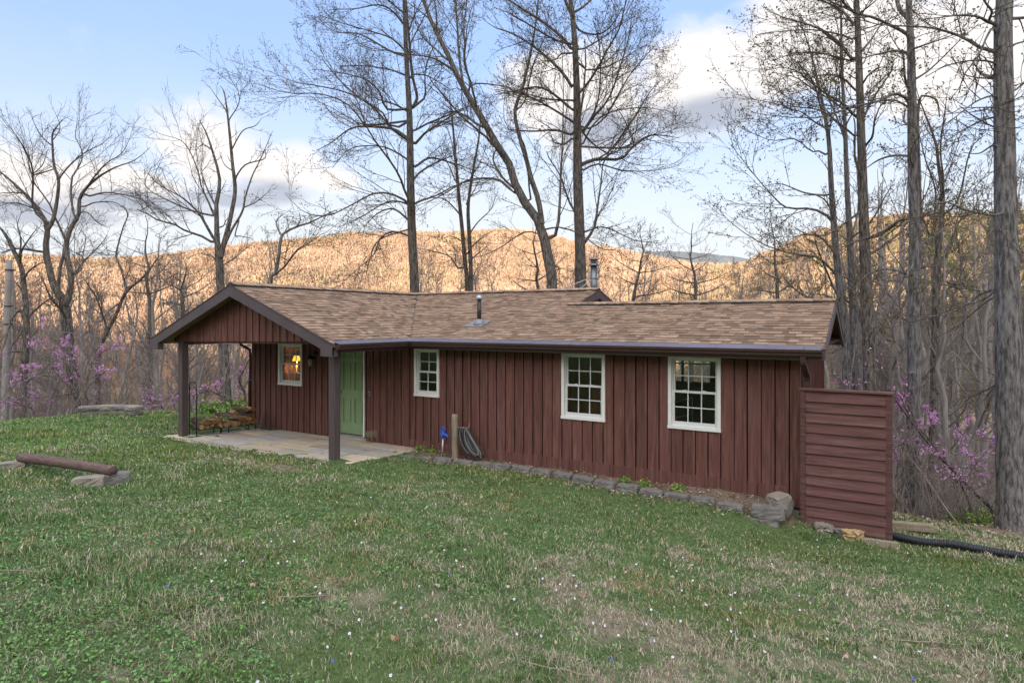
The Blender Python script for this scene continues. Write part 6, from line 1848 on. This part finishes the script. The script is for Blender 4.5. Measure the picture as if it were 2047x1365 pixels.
# undergrowth: saplings and brush, too many to count
def undergrowth():
    g = np.random.default_rng(300); N = 2800
    side = g.random(N)
    x = np.where(side < .42, g.uniform(-350, 520, N), np.where(side < .52, g.uniform(520, 1650, N), g.uniform(1640, 2450, N)))
    D = 11 + 60 * g.random(N) ** 1.5
    D = np.where((x > 450) & (x < 1640), D + 12, D)
    u = (x - CX) / F
    X = D * (-ST + u * CT); Y = D * (CT + u * ST)
    keep = (lawn_mask(X, Y) < .12) & ~((X > -14.6) & (X < 0) & (Y > 9) & (Y < 18.5)) & ~((X > -1) & (X < 4) & (Y < 12.3))
    X, Y, D = X[keep], Y[keep], D[keep]; n = len(X); Z = terrain(X, Y)
    H = g.uniform(.5, 3.6, n) * (.55 + D / 60); K = 6
    d = unit(np.stack([g.normal(0, .28, n), g.normal(0, .28, n), np.ones(n)], -1)); pts = np.empty((n, K, 3)); pts[:, 0] = np.stack([X, Y, Z - .05], -1)
    for i in range(1, K):
        d = unit(d + g.normal(0, .10, (n, 3))); pts[:, i] = pts[:, i - 1] + d * (H / (K - 1))[:, None]
    r0 = (.006 + .004 * H)[:, None] * np.linspace(1, .4, K)[None]
    pt = Parts(); tone = g.uniform(.7, 1.5, (n, 1)) * np.array((1.05, 1.02, .99)); V, Q = tubes(pts, r0, 4); pt.add(V, Q, np.repeat(tone, K * 4, 0))
    P1, R1 = spawn(pts, r0, 7, g, .2, 1, (.4, 1.0), (.3, .55), .5, 5, .05, .16, .6, .0045, .012)
    V, Q = tubes(P1, R1, 3); pt.add(V, Q, np.repeat(np.repeat(tone, 7, 0), 15, 0))
    P2, R2 = spawn(P1, R1, 5, g, .2, 1, (.4, 1.0), (.35, .7), .4, 3, .04, .18, .7, .0035, .007)
    V, Q = tubes(P2, R2, 3); pt.add(V, Q, np.repeat(np.repeat(tone, 35, 0), 9, 0))
    tag(link('undergrowth', pt.mesh('undergrowth'), M['wood_twig']), 'grey leafless brush and saplings filling the edge of the woods', 'brush', kind='stuff')


undergrowth()


def redbud(label, D, stems, limbs, seed, m=(6, 6, 3), dens=3):
    g = np.random.default_rng(seed); rr = random.Random(seed)
    root = None; S = []
    for i, st in enumerate(stems):
        pth = px_path(st, D, rr.uniform(-.6, .6)); a = pth[0]
        gz_ = gz(a[0], a[1])
        if i == 0: root = (a[0], a[1], gz_)
        if i == 0 and a[2] > gz_ + .1: pth = [[a[0], a[1], gz_ - .1, a[3] * 1.2]] + pth
        S.append(resample(pth, 14))
    for l in limbs: S.append(resample(px_path(l, D, rr.uniform(-1.0, 1.0)), 14))
    SP = np.array([s[:, :3] for s in S]); SR = np.maximum(np.array([s[:, 3] for s in S]), .006)
    tr = Parts(); V, Q = tubes(SP, SR, 8); tr.add(V, Q)
    cr = Parts()
    P2, R2 = spawn(SP, SR, m[0], g, .3, 1, (.4, 1.0), (.2, .4), .35, 7, .04, .14, .5, .005, .016, 1.6); V, Q = tubes(P2, R2, 4); cr.add(V, Q)
    P3, R3 = spawn(P2, R2, m[1], g, .2, 1, (.4, 1.0), (.3, .6), .3, 5, .04, .16, .6, .004, .008, .7); V, Q = tubes(P3, R3, 3); cr.add(V, Q)
    bl = Parts()
    f = g.random((len(P2), 26, 1)) * 5.99; k = f.astype(int); w = f - k
    i2 = np.arange(len(P2))[:, None]
    b2 = (P2[i2, k[..., 0]] * (1 - w) + P2[i2, k[..., 0] + 1] * w)[: int(len(P2) * .8)].reshape(-1, 3)
    b3 = np.concatenate([P3[:, j] for j in range(1, 5)] + [(P3[:, j] + P3[:, j + 1]) / 2 for j in range(1, 4)])
    sel = fbm(b3[:, 0] * 1.2, b3[:, 2] * 1.4, seed) > .42; b3 = b3[sel]
    bb = np.concatenate([b2, b3]); bb = bb[g.random(len(bb)) < (.8 if seed == 401 else .36)]; V, Q = leafquads(bb, .036, g, dens, .017); bl.add(V, Q)
    o = empty('redbud_tree', root, label, 'tree', None)
    link('trunk', tr.mesh('trunk', root), M['bark_dark'], o); link('crown', cr.mesh('crown', root), [M['twig']], o); link('blossom', bl.mesh('blossom', root), M['blossom'], o)


redbud('pink flowering redbud arching up behind the low curved stone seat', 21.0, [[(176, 824, 7), (150, 785, 6), (128, 760, 5), (105, 735, 4), (75, 705, 3), (52, 690, 1.5)], [(176, 822, 6), (165, 780, 5), (155, 745, 4.5), (140, 715, 3.5), (110, 680, 2.5), (85, 660, 1.2)], [(176, 820, 5), (172, 780, 4.5), (180, 735, 3.5), (195, 710, 2.6), (232, 690, 1.2)]],
       [[(130, 762, 4), (100, 752, 3), (60, 750, 2), (40, 748, 1)], [(155, 745, 3.5), (150, 710, 2.6), (135, 680, 1.4)], [(110, 738, 3), (85, 735, 2), (45, 735, 1)], [(150, 785, 3.5), (110, 792, 2.6), (60, 795, 1.8), (20, 792, 1)], [(170, 780, 3), (200, 750, 2.4), (225, 735, 1.2)]], 401)
redbud('pink flowering redbud glimpsed under the porch roof above the firewood', 19.5, [[(478, 832, 6), (462, 800, 5), (440, 790, 4), (415, 782, 3), (385, 792, 1.5)], [(480, 830, 5), (490, 790, 4.4), (478, 760, 3.6), (490, 735, 2.6), (500, 715, 1.4)]],
       [[(462, 800, 3), (440, 805, 2.4), (410, 800, 1.4)], [(440, 790, 3), (430, 772, 2.4), (445, 760, 1.4)], [(488, 775, 2.6), (505, 745, 2), (515, 730, 1)], [(420, 783, 2.6), (380, 775, 2), (330, 800, 1.4), (310, 805, .8)]], 402, dens=4)
redbud('pink flowering redbud leaning over the grass right of the slatted screen', 12.2, [[(1993, 1035, 9), (1970, 1005, 8), (1930, 965, 7), (1890, 925, 6), (1868, 900, 5.5), (1845, 872, 4.6), (1820, 840, 4), (1795, 805, 3.4), (1770, 785, 2.6), (1738, 760, 1.2)], [(1945, 1040, 7), (1930, 985, 6), (1905, 940, 5.5), (1860, 895, 4)]],
       [[(1895, 925, 4), (1860, 895, 3.4), (1825, 880, 2.6), (1790, 893, 1.6), (1770, 890, .9)], [(1860, 893, 3.4), (1850, 860, 3), (1860, 840, 2.2), (1850, 815, 1.2)], [(1900, 930, 3.4), (1915, 900, 3), (1925, 870, 2.2), (1935, 845, 1.2)], [(1930, 960, 3), (1960, 915, 2.4), (1985, 890, 2), (2000, 885, 1)],
        [(1840, 865, 3), (1815, 825, 2.6), (1800, 790, 1.6)], [(1905, 935, 3), (1940, 935, 2.4), (1965, 945, 1.4)], [(1915, 895, 2.4), (1945, 880, 2), (1975, 875, 1.2)]], 403, m=(7, 6, 3))
redbud('faint low pink redbud at the lawn edge near the utility pole', 22.0, [[(70, 828, 4), (55, 815, 3), (35, 805, 2), (15, 800, 1)]], [[(55, 815, 2.4), (65, 800, 2), (80, 790, 1)]], 404)
redbud('small pink redbud between the stone seat and the left porch post', 20.5, [[(330, 828, 4), (322, 812, 3.4), (310, 800, 2.6), (295, 796, 1.2)], [(330, 826, 3), (342, 805, 2.4), (352, 790, 1.2)]], [[(322, 812, 2.4), (305, 812, 1.8), (290, 806, 1)]], 405)


def shrub(name, label, c, rad, hgt, n, seed, size=.06, mt='leaf'):
    g = np.random.default_rng(seed); cx0, cy0 = c; z0 = gz(cx0, cy0)
    pt = Parts(); K = 5; ns = 26
    d = unit(np.stack([g.normal(0, .6, ns), g.normal(0, .6, ns), np.full(ns, 1.0)], -1)); pts = np.empty((ns, K, 3)); pts[:, 0] = np.stack([cx0 + g.normal(0, rad * .25, ns), cy0 + g.normal(0, rad * .25, ns), np.full(ns, z0 - .03)], -1)
    for i in range(1, K):
        d = unit(d + g.normal(0, .15, (ns, 3))); pts[:, i] = pts[:, i - 1] + d * (hgt * g.uniform(.6, 1.1, ns) / (K - 1))[:, None]
    R_ = np.full((ns, K), .005) * np.linspace(1, .4, K)
    V, Q = tubes(pts, R_, 4); pt.add(V, Q)
    P2, R2 = spawn(pts, R_, 6, g, .25, 1, (.4, 1.1), (.3, .6), .3, 4, .05, .2, .7, .003, .005); V, Q = tubes(P2, R2, 3); pt.add(V, Q)
    lp_ = np.concatenate([P2[:, 1], P2[:, 2], P2[:, 3], pts[:, 3], pts[:, 4]])
    lf = Parts(); V, Q = leafquads(lp_, size, g, n, size * .8); lf.add(V, Q, np.repeat(g.uniform(.7, 1.25, (len(V) // 4, 1)) * np.ones((1, 3)), 4, 0))
    o = empty(name, (cx0, cy0, z0), label, 'shrub'); link('stems', pt.mesh('stems', (cx0, cy0, z0)), M['twig'], o); link('leaves', lf.mesh('leaves', (cx0, cy0, z0)), M[mt], o)


q = P(478, 815, 17.6); shrub('green_shrub', 'bright green leafy shrub behind the firewood rack', (q[0], q[1]), .35, .5, 1, 501, .075)
q = P(425, 825, 17.8); shrub('green_shrub', 'sparse low green shrub left of the brighter one behind the firewood rack', (q[0], q[1]), .45, .42, 1, 502, .07)
q = P(1975, 1010, 11.6); shrub('green_shrub', 'fresh green shrub at the foot of the largest trunk', (q[0], q[1]), .4, .7, 3, 503, .05)
q = P(1930, 1020, 11.8); shrub('green_shrub', 'thin green shrub under the leaning redbud stem', (q[0], q[1]), .4, .55, 2, 504, .045)
for i, (x, y, h_, lb) in enumerate([(847, 893, .16, 'low green weed clump by the wall left of the blue hydrant'), (1253, 955, .16, 'small green weed against the skirt board under the middle window'), (1292, 962, .13, 'tiny green weed right of the weed under the middle window'), (1360, 985, .10, 'low weed sprig below the rightmost window'), (868, 898, .10, 'small yellowing weed just left of the hydrant pipe'), (1535, 985, .09, 'tiny weed sprig beside the far end of the block edging')]):
    q = on_y(x, y, 10.12); shrub('weed', lb, (q[0], 10.02), .10, h_ * .62, 1, 520 + i, .034)
# ------------------------------------------------------------------ grass, leaves and small flowers on the lawn


def lawn_points(n, r0, r1, p, seed, wide=.86):
    g = np.random.default_rng(seed)
    u = g.random(n); a = 2 - p
    r = (r0 ** a + u * (r1 ** a - r0 ** a)) ** (1 / a)        # density falls as r^-p
    psi = g.uniform(-wide, wide, n)
    X = r * (-ST * np.cos(psi) + CT * np.sin(psi)); Y = r * (CT * np.cos(psi) + ST * np.sin(psi))
    ok = (lawn_mask(X, Y) > .3) & ~((X > -13.7) & (X < -8.1) & (Y > 7.9) & (Y < 10.25)) & ~((X > -13.9) & (X < -1.05) & (Y > 10.2) & (Y < 14.8))
    ragged = 7.95 + .35 * fbm(X * 1.5, X * 0 + 3, 61) + np.where(X > -9.0, (X + 9.0) * 1.3, 0)
    pat = (X > -13.75) & (X < -8.15) & (Y > ragged) & (Y < 10.3)
    bed = (X > -8.6) & (X < -1.1) & (Y > 9.62)
    ok &= ~pat & ~(bed & (g.random(n) < .93))
    return X[ok], Y[ok], r[ok], g


def blades():
    X, Y, r, g = lawn_points(700000, 1.7, 23, 1.3, 700)
    lush = lushness(X, Y); n = len(X)
    straw = g.random(n) > np.clip(.26 + lush * .58, .34, .84)
    tuft = sstep(fbm(X * 2.6, Y * 2.6, 62), .50, .72)
    keep = g.random(n) < np.where(straw, .62 + .38 * tuft, .35 + .65 * lush)
    X, Y, r, lush, straw, tuft = X[keep], Y[keep], r[keep], lush[keep], straw[keep], tuft[keep]; n = len(X)
    Z = terrain(X, Y)
    H = np.clip(r / 6 + .45, .8, 1) * np.where(straw, g.uniform(.018, .055, n) * (1 + .9 * tuft), g.uniform(.022, .055, n) * (.75 + 1.0 * tuft)) * (1 + .25 * sstep(r, 7, 16))
    W = g.uniform(.0013, .0028, n) * np.clip(r / 4.2, .8, 4.2)
    az = g.uniform(0, 2 * np.pi, n); lean = np.where(straw, g.uniform(.55, 1.75, n), g.uniform(.15, 1.0, n))
    dx, dy = np.cos(az), np.sin(az); wx, wy = -dy * W, dx * W
    b0 = np.stack([X, Y, Z - .004], -1)
    up = np.stack([dx * np.sin(lean * .5), dy * np.sin(lean * .5), np.cos(lean * .5)], -1); up2 = np.stack([dx * np.sin(lean * 1.1), dy * np.sin(lean * 1.1), np.cos(lean * 1.1)], -1)
    m_ = b0 + up * (H * .55)[:, None]; t_ = m_ + up2 * (H * .45)[:, None]
    w3 = np.stack([wx, wy, 0 * wx], -1)
    V = np.stack([b0 - w3, b0 + w3, m_ + w3 * .8, m_ - w3 * .8, t_], 1).reshape(-1, 3)
    i = np.arange(n)[:, None] * 5
    Q = (i + np.array([0, 1, 2, 3])[None]); T = (i + np.array([3, 2, 4])[None])
    t1 = g.random(n)[:, None]; t2 = g.random(n)[:, None]
    hue = fbm(X * .8, Y * .8, 63)[:, None]
    gcol = (np.array((.072, .140, .046)) * (1 - t1) + np.array((.170, .268, .098)) * t1) * (.8 + .4 * hue)
    gcol = gcol * (1 - .25 * (hue > .55)) + np.array((.03, .02, .0)) * (hue > .6)
    fresh = sstep(-X + .35 * Y, 9.5, 16)[:, None]; gcol = gcol * (1 + fresh * np.array((.25, .32, .18)))
    scol = np.array((.25, .205, .15)) * (1 - t2) + np.array((.50, .455, .35)) * t2
    patch = sstep(fbm(X * 1.1 + 7, Y * 1.1, 64), .62, .72)[:, None]
    scol = scol * (1 - patch) + np.array((.40, .29, .17)) * patch
    C = np.where(straw[:, None], scol, gcol)
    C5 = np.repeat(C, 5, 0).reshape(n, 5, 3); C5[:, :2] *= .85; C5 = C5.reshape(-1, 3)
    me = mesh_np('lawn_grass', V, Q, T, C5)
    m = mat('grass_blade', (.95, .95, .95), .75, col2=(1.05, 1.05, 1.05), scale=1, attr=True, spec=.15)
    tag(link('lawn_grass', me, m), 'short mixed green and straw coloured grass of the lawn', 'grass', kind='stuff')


def clover():
    X, Y, r, g = lawn_points(230000, 1.9, 16, 1.4, 710)
    c = fbm(X * .75 + 3, Y * .75, 65) + .22 * np.exp(-(((X + 4.2) / 2.4) ** 2 + ((Y - 1.8) / 2.0) ** 2)) + .1 * np.exp(-(((X + 8) / 4) ** 2 + ((Y - 3.5) / 2.5) ** 2)) - .14 * np.exp(-(((X + 1) / 2.4) ** 2 + ((Y - 4.5) / 2.2) ** 2))
    k = (c + .35 * (fbm(X * 4, Y * 4, 66) - .5) > .58) & (g.random(len(X)) < .8) | (g.random(len(X)) < .06)
    X, Y = X[k], Y[k]; Z = terrain(X, Y); n = len(X)
    p = np.stack([X, Y, Z + g.uniform(.006, .034, n)], -1)
    nrm = unit(np.stack([g.normal(0, .42, n), g.normal(0, .42, n), np.ones(n)], -1)); a = unit(np.cross(nrm, g.normal(size=(n, 3)))); b = np.cross(nrm, a)
    s = g.uniform(.004, .0115, n)[:, None]
    V = np.stack([p - a * s, p - a * s * .3 + b * s * .8, p + a * s * .7 + b * s * .55, p + a * s, p + a * s * .7 - b * s * .55, p - a * s * .3 - b * s * .8], 1).reshape(-1, 3)
    i = np.arange(n)[:, None] * 6
    Q = np.concatenate([i + np.array([0, 1, 2, 3])[None], i + np.array([0, 3, 4, 5])[None]])
    col = np.repeat(np.array((.055, .140, .038)) * (1 - g.random((n, 1))) + np.array((.12, .235, .065)) * g.random((n, 1)), 6, 0)
    m = mat('clover_leaf', (.95, .95, .95), .6, col2=(1.05, 1.05, 1.05), scale=1, attr=True, spec=.25)
    tag(link('clover', mesh_np('clover', V, Q, None, col), m), 'low dark green clover and broad leaved weeds in the lawn', 'clover', kind='stuff')


def fallen_leaves():
    g = np.random.default_rng(720)
    X, Y, r, g = lawn_points(2400, 2.0, 18, 1.2, 721)
    k = g.random(len(X)) < .16 + .5 * (1 - lushness(X, Y)); X, Y = X[k], Y[k]
    # drifts along the wall bed, the block edging and the edge of the woods
    bx_ = g.uniform(-8.4, -1.2, 900); by_ = g.uniform(9.72, 10.2, 900)
    b2x = g.uniform(-7.6, -1.4, 350); b2y = 9.52 + g.normal(0, .07, 350) - .15 * (b2x < -6.8)
    wx = g.uniform(-.5, 7, 5000); wy = g.uniform(11.5, 19, 5000)
    lx = g.uniform(-24, -13, 4000); ly = g.uniform(8.5, 19, 4000); kk = lawn_mask(lx, ly) < .3
    X = np.concatenate([X, bx_, b2x, wx, lx[kk]]); Y = np.concatenate([Y, by_, b2y, wy, ly[kk]]); n = len(X); Z = terrain(X, Y)
    p = np.stack([X, Y, Z + g.uniform(.008, .035, n)], -1)
    nrm = unit(np.stack([g.normal(0, .55, n), g.normal(0, .55, n), np.ones(n)], -1)); a = unit(np.cross(nrm, g.normal(size=(n, 3)))); b = np.cross(nrm, a)
    s = g.uniform(.011, .027, n)[:, None]; cu = g.uniform(-.5, .7, n)[:, None] * s
    pr = [(-1, 0, 0), (-.45, .5, .5), (.1, .62, .7), (.6, .35, .4), (1.1, 0, .1), (.6, -.35, .4), (.1, -.62, .7), (-.45, -.5, .5)]
    V = np.stack([p + a * s * u + b * s * v + nrm * cu * w for u, v, w in pr] + [p], 1).reshape(-1, 3)
    i = np.arange(n)[:, None] * 9
    T = np.concatenate([i + np.array([k_, (k_ + 1) % 8, 8])[None] for k_ in range(8)])
    tones = np.array(((.30, .22, .15), (.22, .13, .08), (.40, .33, .26), (.17, .10, .065), (.34, .26, .19), (.44, .37, .31)))
    col = np.repeat(tones[g.integers(0, 6, n)] * g.uniform(.75, 1.15, (n, 1)), 9, 0)
    m = mat('dead_leaf', (.9, .9, .9), .8, col2=(1.1, 1.1, 1.1), scale=40, attr=True, spec=.2)
    tag(link('fallen_leaves', mesh_np('fallen_leaves', V, None, T, col), m), 'dry brown fallen leaves scattered on the lawn and along the wall', 'leaves', kind='stuff')


def violets():
    X, Y, r, g = lawn_points(420, 2.4, 12, 1.0, 730)
    k = fbm(X * .7 + 9, Y * .7, 67) + .2 * np.exp(-((X + .8) / 2.8) ** 2) - .15 * (X < -6) > .60; X, Y = X[k], Y[k]
    n = len(X); Z = terrain(X, Y); H = g.uniform(.045, .075, n)
    c = np.stack([X, Y, Z + H], -1)
    nrm = unit(np.stack([g.normal(0, .5, n) + ST * .5, g.normal(0, .5, n) - CT * .5, np.ones(n) * .8], -1)); a = unit(np.cross(nrm, g.normal(size=(n, 3)))); b = np.cross(nrm, a)
    Vs = []; Qs = []; Cs = []; base = 0
    blue = (g.random(n) < .05)[:, None]
    for j in range(5):
        an = 2 * np.pi * j / 5; d = a * math.cos(an) + b * math.sin(an); e = -a * math.sin(an) + b * math.cos(an); s = .0090
        V = np.stack([c, c + d * s * .6 + e * s * .42, c + d * s * 1.15 + nrm * .002, c + d * s * .6 - e * s * .42], 1).reshape(-1, 3)
        Vs.append(V); Qs.append(np.arange(4 * n).reshape(-1, 4) + base); base += 4 * n
        cc = np.where(blue, np.array((.16, .12, .62)), np.array((.78, .80, .90))); c4 = np.repeat(cc, 4, 0).reshape(n, 4, 3); c4[:, 0] *= np.array((.45, .35, .7)); Cs.append(c4.reshape(-1, 3))
    g0 = np.stack([X, Y, Z], -1); w = np.array((.0012, 0, 0))
    V = np.stack([g0 - w, g0 + w, c + w, c - w], 1).reshape(-1, 3); Vs.append(V); Qs.append(np.arange(4 * n).reshape(-1, 4) + base); Cs.append(np.tile((.08, .16, .05), (4 * n, 1)))
    m = mat('violet_petal', (.97, .97, .97), .6, col2=(1.03, 1.03, 1.03), scale=1, attr=True)
    tag(link('violets', mesh_np('violets', np.concatenate(Vs), np.concatenate(Qs), None, np.concatenate(Cs)), m), 'tiny white and blue violets sprinkled through the lawn', 'flowers', kind='stuff')


blades()
clover()
fallen_leaves()
violets()
